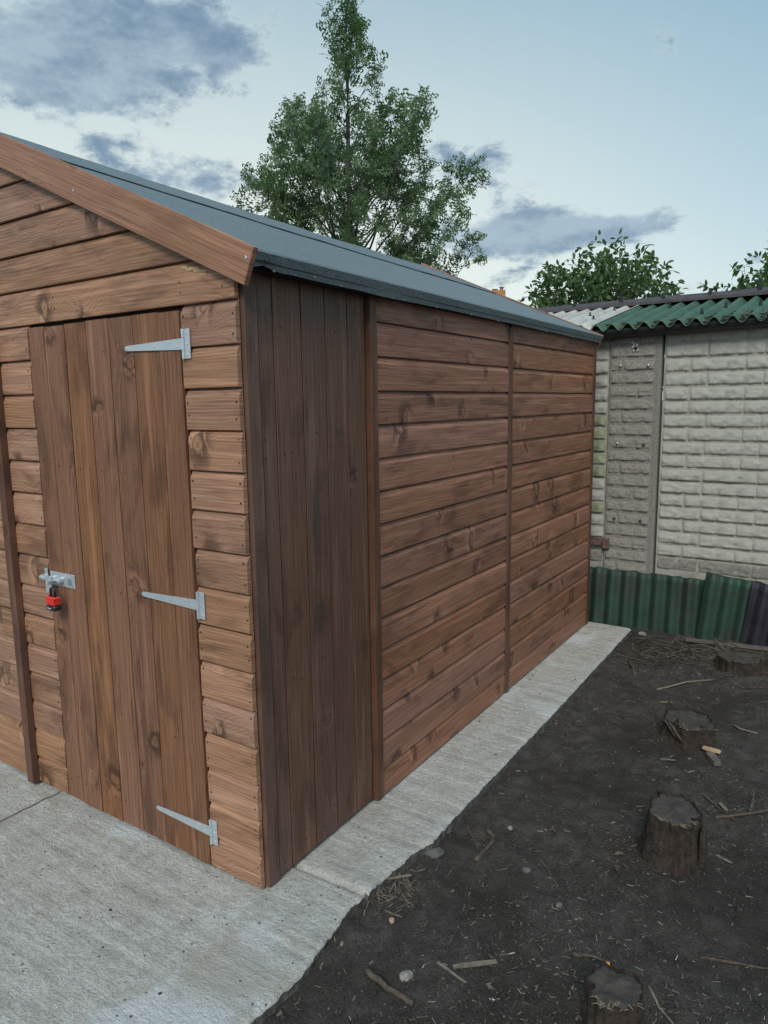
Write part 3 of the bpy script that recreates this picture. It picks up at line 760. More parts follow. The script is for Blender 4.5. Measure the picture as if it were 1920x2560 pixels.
prof = [(-.15, -.030), (-.15, -.010), (-.05, .030), (.05, .030), (.15, -.010), (.15, -.030)]
v, f = extrude_profile(prof, 5.2, 20)
v = [(x, y, z + .004 * N(x * 2.3, 1)) for x, y, z in v]
rc = obj('ridge_cap', pyd('ridge_cap', v, f), 'ridge_cap', garage, T((-2.6, RY, RZ + .028)))
def roof_bolt(x, y, z, p, s=1., mt='gutter_black'):
    bm = bmesh.new(); bm_cyl(bm, (x, y, z - .015), (x, y, z + .008 * s), .014 * s, seg=10); bm_cyl(bm, (x, y, z + .0082 * s), (x, y, z + .020 * s), .007 * s, seg=8); bm_cyl(bm, (x, y, z + .0202 * s), (x, y, z + .032 * s), .009 * s, seg=8)
    obj('roof_bolt', from_bm('roof_bolt', bm), mt, p)
for x in (-.55, -.18, .13, .45, .77, 1.1): roof_bolt(x, RY - .10, RZ + .046, rc, 1.05)
def roof_z(y): return EZ + (RZ - EZ) * (y - EY) / (RY - EY)
for x, y in ((-.131, 3.46), (-.131, 3.95), (.066 + .0985 * 5, 3.38), (.066 + .0985 * 6, 3.62), (.066 + .0985 * 8, 3.60), (.066 + .0985 * 2, 3.9), (.066 - .0985 * 3, 3.7)):
    roof_bolt(x, y, roof_z(y) + .031, garage, .8)
# leaf litter in the valleys of the green sheets
vs = []; fs = []
for a in range(420):
    vly = random.randrange(0, 10); x = PH + .0985 * (.75 + vly) + random.gauss(0, .010); y = EY + .02 + abs(random.gauss(0, .22)); z = roof_z(y) - .013 + abs(random.gauss(0, .006)) + .5 * ((x - PH - .0985 * (.75 + vly)) / .02) ** 2 * .006
    s = random.uniform(.006, .020); rot = Matrix.Rotation(random.uniform(0, 6.3), 3, 'Z') @ Matrix.Rotation(random.gauss(0, .5), 3, 'X')
    b = len(vs); vs += [Vector((x, y, z)) + rot @ Vector(q) for q in ((-s, 0, 0), (0, -s * .4, .002), (s, 0, .004), (0, s * .4, .001))]; fs.append((b, b + 1, b + 2, b + 3))
me = pyd('leaf_litter', vs, fs); me.materials.append(MAT['dry_leaf']); me.materials.append(MAT['straw'])
me.polygons.foreach_set('material_index', [1 if random.random() < .35 else 0 for _ in me.polygons])
tag(obj('leaf_litter', me, None), 'dry leaf litter lying in the green roof valleys', 'leaf litter', kind='stuff')

# corrugated sheets propped against the foot of the garage: each a thing
def prop_sheet(x0, x1, mt, y0, y1, z1, label, ph, rag=.012, lean=0, warp=.01):
    o = corrugated('corrugated_sheet', x0, x1, mt, None, (0, y0, -.11), (0, y1, z1), amp=.0145, pitch=.096, phase=ph, nv=10, thick=.005, rag=rag, warp=warp)
    tag(o, label, 'corrugated sheet', 'corrugated sheets propped along the foot of the garage')
    return o
prop_sheet(-.62, .70, 'sheet_green', 3.215, 3.275, .325, 'long dark green corrugated sheet beside the far end of the concrete', .095 * .9)
o = prop_sheet(.0, .29, 'sheet_green_new', 0, .05, .405, 'brighter green corrugated offcut overlapping the long green sheet', .02, .006); o.matrix_basis = T((.655, 3.175, -.02)) @ Matrix.Rotation(R(5), 4, 'Y')
o = prop_sheet(.0, .75, 'sheet_black', 0, .05, .405, 'black corrugated sheet at the right of the green ones', .05, .006); o.matrix_basis = T((.905, 3.135, -.03)) @ Matrix.Rotation(R(7), 4, 'Y')

# ------------------------------------------------------------------ stumps
def stump(label, cx, cy, r, h, seed, tilt=(0, 0), flare=.35, lobes=5, jag=.0, notch=(), moss=False, sq=1., spike=None):
    z0 = soil_z(cx, cy) - .03
    t = thing('tree_stump', label, 'tree stump', (cx, cy, z0))
    NA, NZ = 96, 18; vs = []; fs = []; rim = []
    def topz(a, rr): 
        x = rr * math.cos(a); y = rr * math.sin(a) * sq
        zt = h + tilt[0] * x + tilt[1] * y
        return zt
    for j in range(NZ + 1):
        tt = j / NZ
        for i in range(NA):
            a = 6.28319 * i / NA; ca, sa = math.cos(a), math.sin(a)
            f = .97 + .20 * N(ca * 1.3 + seed, sa * 1.3, 0) + .10 * N(ca * 3 + seed, sa * 3, 2)
            f += flare * (1 - tt) ** 2.6 * (.45 + .75 * max(0, N(ca * 1.1 * lobes / 4 + seed * 2, sa * 1.1 * lobes / 4, .4)) * 2)
            br = .09 * N(ca * 7 + seed, sa * 7, tt * .8) - .11 * max(0, N(ca * 11 + seed, sa * 11, tt * .5 + 4) - .25) * 3 + .045 * N(ca * 24 + seed, sa * 24, tt * 4)
            rr = r * (f + br)
            for na, nw, nd in notch:
                dlt = (a - na + math.pi) % 6.28319 - math.pi; rr -= r * nd * math.exp(-(dlt / nw) ** 2)
            e = 0
            if j == NZ:
                e = (jag + .012) * max(0, N(ca * 5 + seed, sa * 5, 7) + .5 * N(ca * 14, sa * 14, seed))
                if spike: 
                    dlt = (a - spike[0] + math.pi) % 6.28319 - math.pi; e += spike[1] * math.exp(-(dlt / .22) ** 2)
            zt = topz(a, rr)
            z = zt * tt + e; vs.append((cx + rr * ca, cy + rr * sa * sq, z0 + z))
            if j == NZ: rim.append((rr, a))
    for j in range(NZ):
        for i in range(NA):
            b = j * NA + i; c_ = j * NA + (i + 1) % NA; fs.append((b, c_, c_ + NA, b + NA))
    obj('bark', pyd('bark', vs, fs, True), 'bark', t)
    vs = [(0, 0, h)]; fs = []; NR = 9
    for q in range(1, NR + 1):
        for i in range(NA):
            rr, a = rim[i]; rr = rr * q / NR * (.985 if q == NR else 1)
            z = topz(a, rr) - .002 + .009 * fbm(rr * math.cos(a) * 26, rr * math.sin(a) * 26, seed, 4) - (.004 if q == NR else 0)
            vs.append((rr * math.cos(a), rr * math.sin(a) * sq, z))
    for i in range(NA): fs.append((0, 1 + i, 1 + (i + 1) % NA))
    for q in range(NR - 1):
        for i in range(NA):
            b = 1 + q * NA + i; c_ = 1 + q * NA + (i + 1) % NA; fs.append((b, b + NA, c_ + NA, c_))
    obj('cut_face', pyd('cut_face', vs, fs, True), 'cut_wood', t, T((cx, cy, z0)))
    # ragged fibres along the rim
    vs = []; fs = []
    for q in range(70 if moss else 34):
        i = random.randrange(NA) if moss else random.choice(list(range(64, 92)))
        rr, a = rim[i]; rr *= random.uniform(.90, 1.02); p = Vector((cx + rr * math.cos(a), cy + rr * math.sin(a) * sq, z0 + topz(a, rr) + .001))
        dd = Vector((random.gauss(0, 1), random.gauss(0, 1), random.uniform(-.3, .5))).normalized() * random.uniform(.006, .018)
        tube([p, p + dd * .5 + Vector((0, 0, .001)), p + dd], [.0013, .0012, .0006], 4, vs, fs)
    tag(obj('torn_fibres', pyd('torn_fibres', vs, fs), 'moss' if moss else 'straw', t), kind='stuff')
    return t
st1 = stump('tall squat tree stump with a split grey cut face, nearest the middle', .985, .86, .085, .192, 3.3, tilt=(-.10, .06), flare=.55, notch=((2.5, .035, .22), (5.1, .03, .10), (-.18, .045, .30), (4.3, .05, .06)), sq=1.02)
vs = []; fs = []
bm = bmesh.new(); bm_box(bm, (1.066, .835, -.03), (1.084, .885, .092), .005)
for v_ in bm.verts: v_.co += Vector((.010 * N(v_.co.y * 60, v_.co.z * 40, 1), .01 * N(v_.co.x * 60, v_.co.z * 50, 2), .012 * N(v_.co.x * 90, v_.co.y * 90, 3)))
obj('split_bark', from_bm('split_bark', bm), 'bark', st1)
st2 = stump('broken tree stump with a torn upright spike on its left rim', .865, 1.80, .105, .125, 8.1, tilt=(-.05, .02), flare=.30, jag=.022, spike=(2.75, .045), notch=((4.2, .05, .12), (5.4, .05, .14)))
for (x0, y0, a) in ((.775, 1.72, .5), (.80, 1.70, .2)):
    v, f = tube([(x0, y0, .045), (x0 + .02, y0 - .01, .03), (x0 + .045, y0 - .015, -.005), (x0 + .06, y0 - .02, -.02)], [.004, .006, .006, .003], 6)
    obj('torn_root', pyd('torn_root', v, f, True), 'stick_brown', st2)
st3 = stump('low flat tree stump with a mossy yellow rim near the garage', .955, 2.76, .125, .092, 5.7, tilt=(.04, -.03), flare=.25, moss=True)
st4 = stump('round tree stump cut off by the bottom edge of the picture', 1.000, .115, .066, .150, 11.2, tilt=(.03, .03), flare=.55, notch=((3.6, .18, .30), (4.2, .08, .18)))

# ------------------------------------------------------------------ sticks, stones, chips: each one a thing
def stick(label, pts, r, mt='stick_brown', cat='stick', name='stick', taper=.6, seg=7):
    P = []
    for x, y, dz in pts: P.append(Vector((x, y, soil_z(x, y) + r * .75 + dz)))
    Q = []
    for a, b in zip(P, P[1:]):
        for t in (0, .33, .66): Q.append(a.lerp(b, t) + Vector((random.gauss(0, r * .2), random.gauss(0, r * .2), random.gauss(0, r * .1))))
    Q.append(P[-1]); n = len(Q)
    v, f = tube(Q, [r * (1 - (1 - taper) * i / (n - 1)) * random.uniform(.88, 1.1) for i in range(n)], seg)
    return tag(obj(name, pyd(name, v, f, True), mt), label, cat, 'sticks lying on the soil')
stick('hooked brown stick lying by the broken slab edge', [(.405, .690, .0), (.436, .672, .004), (.446, .628, .0), (.441, .516, 0)], .0085, taper=.9)
stick('straight grey-brown stick beside the pale stone, near the bottom edge', [(.405, -.058, .002), (.47, -.060, .004), (.553, -.067, 0)], .0085, taper=.85)
stick('short pale-ended stick lying across a flat wood strip', [(.556, .058, .006), (.64, .058, 0)], .005, 'stick_pale')
stick('thin dark curved twig in the open soil left of the tall stump', [(.605, .656, 0), (.64, .635, .003), (.675, .585, .003), (.711, .548, 0)], .004)
br_ = stick('forked dry branch at the right edge, above the tall stump', [(1.062, 1.195, 0), (1.12, 1.25, .006), (1.19, 1.31, .010), (1.33, 1.46, .012)], .0065)
vv, ff = tube([(1.165, 1.29, soil_z(1.165, 1.29) + .012), (1.17, 1.33, -.005), (1.165, 1.37, .008)], [.004, .003, .002], 6); obj('side_twig', pyd('side_twig', vv, ff), 'stick_brown', br_)
stick('white bent twig right of the broken stump', [(1.018, 2.03, .004), (1.05, 2.00, .004), (1.12, 1.985, 0)], .0052, 'stick_pale')
stick('slanting dark stick below the green sheets', [(.395, 2.62, 0), (.44, 2.52, .006), (.485, 2.40, 0)], .009)
stick('brown twig close to the concrete, halfway along the shed', [(.36, 1.62, 0), (.40, 1.55, .003), (.425, 1.46, 0)], .0045)
stick('long thin pale stick pointing at the mossy stump', [(.62, 2.30, 0), (.74, 2.43, .004), (.86, 2.55, .004)], .0055, 'stick_pale')
stick('short dark twig behind the front stump', [(.845, .29, 0), (.89, .315, .003), (.935, .335, 0)], .006)
stick('pale twig left of the orange tag', [(1.04, .30, 0), (1.075, .262, .002), (1.13, .215, 0)], .0035, 'stick_pale')
stick('long dark twig at the right edge, below the tall stump', [(1.13, .50, 0), (1.19, .52, .003), (1.30, .56, 0)], .0045)
stick('brown stick by the slab corner, below the shed batten', [(.318, .690, 0), (.37, .64, .003), (.423, .584, 0)], .0045)
stick('dark stick across the soil between the two middle stumps', [(.98, 1.36, 0), (1.06, 1.30, .004), (1.13, 1.21, 0)], .004)
def lump(label, x, y, sx, sy, sz, mt, cat='stone', name='stone', seed=1.):
    bm = bmesh.new(); bmesh.ops.create_icosphere(bm, subdivisions=2, radius=1)
    for v_ in bm.verts:
        n_ = 1 + .28 * N(v_.co.x * 1.4 + seed, v_.co.y * 1.4, v_.co.z * 1.4) + .10 * N(v_.co.x * 4 + seed, v_.co.y * 4, v_.co.z * 4)
        v_.co = Vector((v_.co.x * sx * n_, v_.co.y * sy * n_, v_.co.z * sz * n_))
    return tag(obj(name, from_bm(name, bm), mt, None, T((x, y, soil_z(x, y) + sz * .45)) @ Matrix.Rotation(seed, 4, 'Z')), label, cat, 'stones on the soil' if cat == 'stone' else None)
lump('largest pale stone, lying beside the straight stick', .497, -.008, .020, .014, .011, 'stone_pale', seed=.9)
lump('small pink stone near the straw heap', .360, .135, .011, .009, .008, 'stone_pink', seed=2.1)
lump('flat grey stone in the open soil', .602, .560, .016, .012, .009, 'stone_dark', seed=3.1)
lump('dark stone left of the front stump', .745, .462, .012, .010, .008, 'stone_dark', seed=4.2)
lump('yellowish pebble in the corner between slab and soil', .303, -.030, .009, .006, .004, 'straw', seed=5.2)
lump('white stone by the far corner of the concrete', .355, 3.10, .026, .017, .013, 'stone_pale', seed=6.3)
lump('lump of broken concrete fallen from the slab edge', .315, .470, .030, .024, .012, 'stone_dark', cat='concrete lump', name='concrete_lump', seed=7.4)
lump('round pebble by the pale chips below the hooked stick', .460, .760, .010, .009, .008, 'stone_pale', seed=8.5)
def slat(label, p0, p1, w_, h_, mt, cat='wood piece', name='wood_strip', seed=0, dz=0.):
    a = Vector(p0).to_3d(); b = Vector(p1).to_3d(); L = (b - a).length; bm = bmesh.new()
    n = 7; sec = []
    for i in range(n):
        t = i / (n - 1); wf = w_ * (.55 + .45 * math.sin(math.pi * (.15 + .7 * t))) * (1 + .18 * N(t * 6, seed, 1)); bz = .003 * N(t * 3, seed, 4)
        sec.append([bm.verts.new((L * t, s * wf * .5, zz + bz)) for s, zz in ((-1, 0), (1, 0), (1, h_), (-1, h_))])
    for s, q in zip(sec, sec[1:]):
        for i in range(4): bm.faces.new((s[i], s[(i + 1) % 4], q[(i + 1) % 4], q[i]))
    bm.faces.new(sec[0][::-1]); bm.faces.new(sec[-1])
    za, zb = soil_z(a.x, a.y), soil_z(b.x, b.y)
    M = T((a.x, a.y, max(za, zb) + .001 + dz)) @ Matrix.Rotation(math.atan2(b.y - a.y, b.x - a.x), 4, 'Z')
    return tag(obj(name, from_bm(name, bm), mt, None, M), label, cat)
slat('weathered plank lying along the foot of the green sheets', (.62, 3.055), (1.30, 3.16), .032, .016, 'wood_grey', 'plank', 'plank', 3)
slat('flat split wood strip under the short pale stick', (.592, .075), (.682, .155), .014, .004, 'stick_pale', seed=4)
slat('grey weathered wood block below the broken stump', (.968, 1.672), (1.012, 1.602), .035, .020, 'wood_grey', 'wood block', 'wood_block', 5)
slat('orange-brown bark flake against the broken stump', (.94, 1.70), (1.01, 1.69), .028, .007, 'splinter', 'bark flake', 'bark_flake', 6, .018)
slat('pale wood chip on open soil above the broken stump', (.678, 2.09), (.732, 2.12), .016, .004, 'stick_pale', 'wood chip', 'wood_chip', 7)
slat('pale square wood offcut beside the mossy stump', (.90, 2.93), (.97, 2.96), .040, .012, 'straw', 'wood block', 'wood_block', 8, .01)
slat('thin pale sliver below the broken stump', (.80, 1.545), (.855, 1.565), .010, .003, 'stick_pale', 'wood chip', 'wood_chip', 9)
slat('pale sliver right of the tall stump', (1.10, .97), (1.15, .955), .010, .003, 'stick_pale', 'wood chip', 'wood_chip', 10)
slat('pale chip under the forked branch', (1.06, 1.33), (1.09, 1.29), .014, .004, 'straw', 'wood chip', 'wood_chip', 11)
slat('straw-coloured strip on top of the heap by the slab', (.262, .262), (.315, .318), .008, .003, 'straw', 'wood chip', 'wood_chip', 12, .012)
bm = bmesh.new(); bm_box(bm, (-.004, -.008, 0), (.004, .008, .0012))
tag(obj('paper_tag', from_bm('paper_tag', bm), 'orange_tag', None, T((.966, .182, .066)) @ Matrix.Rotation(R(12), 4, 'Z') @ Matrix.Rotation(R(55), 4, 'X')), 'small bright orange tag standing behind the front stump', 'tag')
# dead leaves near the tall stump
def dleaf(label, x, y, s, rz):
    vs = [(0, 0, 0), (s * .3, s * .28, .006), (s * .7, s * .2, .008), (s, 0, .003), (s * .65, -s * .25, .009), (s * .3, -s * .22, .005)]
    tag(obj('dead_leaf', pyd('dead_leaf', vs, [(0, 5, 4, 3), (0, 3, 2, 1)]), 'dry_leaf', None, T((x, y, soil_z(x, y) + .004)) @ Matrix.Rotation(rz, 4, 'Z')), label, 'leaf')
dleaf('curled dead leaf left of the tall stump', .82, .775, .035, .4); dleaf('dead oak leaf below the tall stump', .835, .735, .04, -1.1); dleaf('tan dead leaf at the bottom right of the front stump', 1.10, .105, .05, .6)

# litter nobody could count
def litter(name, label, n, region, mats, lrange, wrange, dens=None, lift=0.001):
    vs = []; fs = []; mi = []
    tries = 0
    while len(mi) < n * 5 and tries < n * 30:
        tries += 1
        x, y = region()
        if x < edge_x(y) + .004 or y > 3.2: continue
        if dens and random.random() > dens(x, y): continue
        l = lrange[0] + (lrange[1] - lrange[0]) * random.random() ** 5; w_ = random.uniform(*wrange) * min(1, .35 + l / lrange[1]); h_ = w_ * .5
        a = random.uniform(0, 6.3); z = soil_z(x, y) + lift; pit = random.gauss(0, .18)
        M = Matrix.Rotation(a, 3, 'Z') @ Matrix.Rotation(pit, 3, 'Y'); b = len(vs); o_ = Vector((x, y, z + abs(math.sin(pit)) * l * .4))
        vs += [o_ + M @ Vector(q) for q in ((-l / 2, -w_ / 2, 0), (l / 2, -w_ * .3, 0), (l / 2, w_ * .3, 0), (-l / 2, w_ / 2, 0), (-l / 2, -w_ * .4, h_), (l / 2, -w_ * .25, h_), (l / 2, w_ * .25, h_), (-l / 2, w_ * .4, h_))]
        fs += [(b + 4, b + 5, b + 6, b + 7), (b, b + 1, b + 5, b + 4), (b + 1, b + 2, b + 6, b + 5), (b + 2, b + 3, b + 7, b + 6), (b + 3, b, b + 4, b + 7)]
        c_ = random.choices(range(len(mats)), [m_[1] for m_ in mats])[0]; mi += [c_] * 5
    me = pyd(name, vs, fs)
    for m_ in mats: me.materials.append(MAT[m_[0]])
    me.polygons.foreach_set('material_index', mi)
    return tag(obj(name, me, None), label, 'litter', kind='stuff')
def near():
    y = -.55 + 3.7 * random.random() ** 1.5; return .27 + (.55 + .30 * max(0, y + .6)) * random.random() * 1.25, y
def patchy(x, y):
    p = .16 + .9 * max(0, fbm(x * 3.1, y * 3.1, 5.5, 4) + .12)
    p += .8 * max(0, 1 - abs(y - .1) / .55) * max(0, min(1, (x - .45) * 2))
    for sx, sy, r in STUMPS: p += .6 * math.exp(-(max(0, math.hypot(x - sx, y - sy) - r) / .07) ** 2)
    if y > 2.3: p += .5
    return p
litter('wood_chips', 'tiny pale wood chips and bark bits sprinkled over the dark soil', 14000, near, [('chip_pale', .32), ('chip_mid', 1.0), ('chip_white', .05), ('chip_dark', .5)], (.0022, .024), (.0012, .0032), patchy)
litter('soil_crumbs', 'loose dark soil crumbs on the bare ground', 9000, near, [('chip_dark', 1.), ('chip_mid', .10)], (.003, .016), (.003, .010), lambda x, y: .5 + .5 * fbm(x * 5, y * 5, 1, 3))
def heap(): return random.gauss(.285, .045), random.gauss(.235, .055)
litter('straw_heap', 'small heap of straw and broken twigs in the notch of the slab edge', 80, heap, [('straw', .8), ('stick_brown', .7), ('chip_mid', .5)], (.02, .07), (.002, .006), None, .006)
def back(): return random.uniform(.34, 1.5), 2.98 - abs(random.gauss(0, .22)) + .13 * random.random()
litter('twig_litter', 'tangle of dry twigs along the foot of the sheets', 650, back, [('stick_pale', .30), ('stick_brown', .9), ('chip_mid', .7), ('chip_dark', .3)], (.04, .20), (.0022, .0060), lambda x, y: .25 + .75 * min(1, x), .008)
# small dark crumbs on the concrete
vs = []; fs = []
for a in range(46):
    y = random.uniform(-.5, 2.9); x = random.uniform(.02, edge_x(y) - .02) if random.random() < .7 else random.uniform(-.9, .2)
    if x < .0 and y > -.05: continue
    s = random.choice((.0018, .0026, .0038, .007)); z = slab_z(x, y); b = len(vs)
    ring_ = [(x + s * random.uniform(.6, 1.2) * math.cos(t), y + s * random.uniform(.6, 1.2) * math.sin(t), z - .001) for t in (0, 1.25, 2.5, 3.75, 5.0)]
    vs += ring_ + [(x, y, z + s * .6)]; fs += [(b + i, b + (i + 1) % 5, b + 5) for i in range(5)]
tag(obj('soil_specks', pyd('soil_specks', vs, fs), 'chip_dark'), 'dark specks of soil dropped on the concrete', 'litter', kind='stuff')

# ------------------------------------------------------------------ trees
OAK = [(0, 0), (.10, .08), (.16, .24), (.25, .13), (.33, .15), (.44, .40), (.52, .17), (.60, .17), (.72, .34), (.76, .14), (.84, .13), (.93, .17), (1.0, 0)]
def oak_leaf():
    vs = [(x, y, .10 * abs(y) - .12 * x * x) for x, y in OAK] + [(x, -y, .10 * abs(y) - .12 * x * x) for x, y in OAK[1:-1]]
    n = len(OAK); mids = []
    fs = []; base = len(vs)
    for q in (.18, .36, .55, .74, .9): vs.append((q, 0, -.12 * q * q)); 
    def nearest(x): return base + min(range(5), key=lambda i: abs((.18, .36, .55, .74, .9)[i] - x))
    for i in range(n - 1):
        x = (OAK[i][0] + OAK[i + 1][0]) / 2; m_ = nearest(x); fs.append((i, m_, i + 1))
        a = i if i == 0 else n + i - 1; b = (i + 1) if i + 1 == n - 1 else n + i; fs.append((a, b, m_))
    return vs, fs
def oval_leaf():
    return [(0, 0, 0), (.35, .24, .05), (.75, .17, .02), (1, 0, -.08), (.75, -.17, .02), (.35, -.24, .05), (.5, 0, 0)], [(0, 6, 1), (1, 6, 2), (2, 6, 3), (3, 6, 4), (4, 6, 5), (5, 6, 0)]
class Leaves:
    def __init__(s, proto): s.pv, s.pf = proto; s.vs = []; s.fs = []
    def add(s, p, direction, size, roll=None):
        q = direction.to_track_quat('X', 'Z').to_matrix(); r = Matrix.Rotation(random.gauss(0, .9) if roll is None else roll, 3, 'X')
        M = q @ r * size; b = len(s.vs)
        s.vs += [p + M @ Vector(v) for v in s.pv]; s.fs += [tuple(b + i for i in f) for f in s.pf]
def rv3(): return Vector((random.gauss(0, 1), random.gauss(0, 1), random.gauss(0, 1))).normalized()
def lerp_tab(tab, x):
    for (a, va), (b, vb) in zip(tab, tab[1:]):
        if a <= x <= b: return va + (vb - va) * (x - a) / (b - a)
    return tab[0][1] if x < tab[0][0] else tab[-1][1]
def oak(label):
    random.seed(21)
    bx, by = -6.17, 9.06; zt = 8.12
    t = thing('oak_tree', label, 'tree', (bx, by, -.07))
    lv = Leaves(oak_leaf()); wv = []; wf = []
    tp = [Vector((bx + .05 * N(z, 1), by + .05 * N(z, 2), z)) for z in [-.2 + i * (zt + .0) / 20 for i in range(21)]]
    v, f = tube(tp, [.11 * (1 - i / 21) + .006 for i in range(21)], 9); obj('trunk', pyd('trunk', v, f, True), 'bark_tree', t)
    def twig(p, dr, L, n):
        pts = [p]; d_ = dr.normalized()
        for i in range(4):
            d_ = (d_ + rv3() * .16 + Vector((0, 0, .07))).normalized(); pts.append(pts[-1] + d_ * L / 4)
        tube(pts, [.006, .005, .004, .003, .002], 4, wv, wf)
        for i in range(n):
            s_ = random.uniform(.25, 1.02); q = pts[min(3, int(s_ * 4))].lerp(pts[min(4, int(s_ * 4) + 1)], min(1, (s_ * 4) % 1))
            ld = (d_ * .5 + rv3() * 1.0 + Vector((0, 0, -.18))).normalized(); lv.add(q + ld * .03, ld, random.uniform(.19, .30))
        for i in range(4):
            ld = (d_ * .9 + rv3() * .8).normalized(); lv.add(pts[-1], ld, random.uniform(.14, .23))
    def branch(z0, az, reach, rise, n=8, r=.022):
        p0 = Vector((bx, by, z0)); h = Vector((math.sin(az), math.cos(az), 0)); pts = []
        for i in range(8):
            s_ = i / 7; pts.append(p0 + h * reach * s_ ** .92 + Vector((0, 0, rise * s_ ** 1.35)) + rv3() * .05 * s_ * reach)
        tube(pts, [r * (1 - .8 * i / 7) for i in range(8)], 5, wv, wf)
        for q in range(n):
            s_ = random.uniform(.22, 1.0) ** .8; i = min(6, int(s_ * 7)); p = pts[i].lerp(pts[i + 1], s_ * 7 - i)
            d_ = (pts[i + 1] - pts[i]).normalized() * .6 + rv3() * .75 + Vector((0, 0, .25))
            twig(p, d_, random.uniform(.22, .45) * (1 - .2 * s_), 7)
        twig(pts[-1], (pts[-1] - pts[-2]) + Vector((0, 0, .05)), .32, 6)
    tab = [(0, 1.5), (2.0, 2.1), (3.2, 2.1), (3.9, 1.75), (4.7, 1.25), (5.4, .80), (6.1, .52), (6.7, .34), (7.4, .22), (8.0, .10)]
    z = 1.5; i = 0
    while z < 7.7:
        reach = lerp_tab(tab, z) * random.uniform(.58, .86); az = i * 2.39996 + random.uniform(-.35, .35)
        branch(z, az, reach, reach * random.uniform(.75, 1.25) + .12, n=max(3, int(2 + reach * 3.6)), r=.010 + .010 * reach); 
        z += .10 if z < 2.4 else (.066 if z < 5.3 else .20); i += 1
    # leaders that stick out of the outline
    for z0, az_, re, ri, n_ in ((3.55, 60, 1.95, 1.75, 20), (3.3, 62, 2.15, .55, 24), (4.6, 58, 1.22, 1.75, 20), (3.6, -122, 1.75, .95, 22), (5.2, -112, .85, 1.1, 14), (3.1, 63, 2.05, .15, 16), (4.1, -125, 1.5, 1.0, 20)):
        branch(z0, R(az_), re, ri, n_)
    for q in range(9):
        zz = random.uniform(7.0, 8.0); twig(Vector((bx, by, zz)), rv3() * .9 + Vector((0, 0, .7)), random.uniform(.12, .30), 4)
    tag(obj('branches', pyd('branches', wv, wf), 'bark_tree', t), kind='stuff')
    tag(obj('crown', pyd('crown', lv.vs, lv.fs), 'leaf_oak', t), kind='stuff')
oak('young conical oak tree rising behind the shed roof')
def bushy(name, label, bx, by, rx, rz, zc, n, seed, apples=0, sprigs=(), leaf=.082, mt='leaf_apple'):
    random.seed(seed)
    t = thing(name, label, 'tree', (bx, by, -.07)); lv = Leaves(oval_leaf()); wv = []; wf = []
    v, f = tube([(bx, by, -.2), (bx + .04, by, .6), (bx - .03, by + .03, 1.3), (bx, by, zc - rz * .3)], [.10, .085, .07, .05], 9); obj('trunk', pyd('trunk', v, f, True), 'bark_tree', t)
    ap = []
    for q in range(n):
        dd = rv3(); f_ = 1 + .24 * N(dd.x * 2 + seed, dd.y * 2, dd.z * 2) + .12 * N(dd.x * 5 + seed, dd.y * 5, dd.z * 5); s_ = random.uniform(.25, 1.05) ** .5
        p = Vector((bx + dd.x * rx * f_ * s_, by + dd.y * rx * f_ * s_, zc + dd.z * rz * f_ * s_))
        if q % 3 == 0:
            c0 = Vector((bx, by, zc - rz * .3)); tube([c0.lerp(p, .35) + rv3() * .05, c0.lerp(p, .7) + rv3() * .06, p], [.010, .006, .002], 4, wv, wf)
        gd = (dd + rv3() * .8).normalized()
        for l_ in range(7):
            pp = p + gd * random.uniform(-.10, .10) + rv3() * .035; lv.add(pp, (gd * .4 + rv3() + Vector((0, 0, -.15))).normalized(), leaf * random.uniform(.7, 1.25))
        if random.random() < apples and s_ > .8: ap.append(p + rv3() * .05 + Vector((0, 0, -.03)))
    for pts in sprigs:
        pts = [Vector(p) for p in pts]; tube(pts, [.008 * (1 - .7 * i / (len(pts) - 1)) for i in range(len(pts))], 5, wv, wf)
        for a, b in zip(pts, pts[1:]):
            for q in range(9):
                p = a.lerp(b, random.random()); lv.add(p, ((b - a).normalized() * .5 + rv3()).normalized(), leaf * random.uniform(.7, 1.2))
    tag(obj('branches', pyd('branches', wv, wf), 'bark_tree', t), kind='stuff')
    tag(obj('crown', pyd('crown', lv.vs, lv.fs), mt, t), kind='stuff')
    for p in ap[:60]:
        if 'apple_me' not in globals():
            bm = bmesh.new(); bmesh.ops.create_icosphere(bm, subdivisions=2, radius=.026); globals()['apple_me'] = from_bm('apple', bm, True)
        obj('apple', globals()['apple_me'], 'apple_skin', t, T(p))
CAM = Vector(cam.location)
def at(px, py, depth): return CAM + (RGT * ((px - 960) / 1761) + UPV * (-(py - 1280) / 1761) + FWD) * depth
def hz(az, dist): return CAM.x + dist * math.sin(R(az)), CAM.y + dist * math.cos(R(az))
ax, ay = hz(-16.6, 9.3)
bushy('apple_tree', 'bushy apple tree with small green apples above the garage ridge', ax, ay, 1.0, .95, 2.28, 1500, 5, apples=.05,
      sprigs=([at(1400, 780, 8.6), at(1345, 735, 8.6), at(1310, 745, 8.6), at(1284, 768, 8.6)], [at(1440, 740, 8.7), at(1470, 675, 8.7), at(1495, 640, 8.7), at(1525, 636, 8.7)], [at(1400, 730, 8.7), at(1372, 690, 8.7), at(1366, 655, 8.7)]))
ax, ay = hz(-5.2, 9.6)
bushy('fruit_tree', 'small leafy tree at the right edge, beyond the garage', ax, ay, .72, .85, 2.12, 900, 9, sprigs=([at(1800, 720, 8.9), at(1775, 722, 8.9), at(1757, 712, 8.9)],))
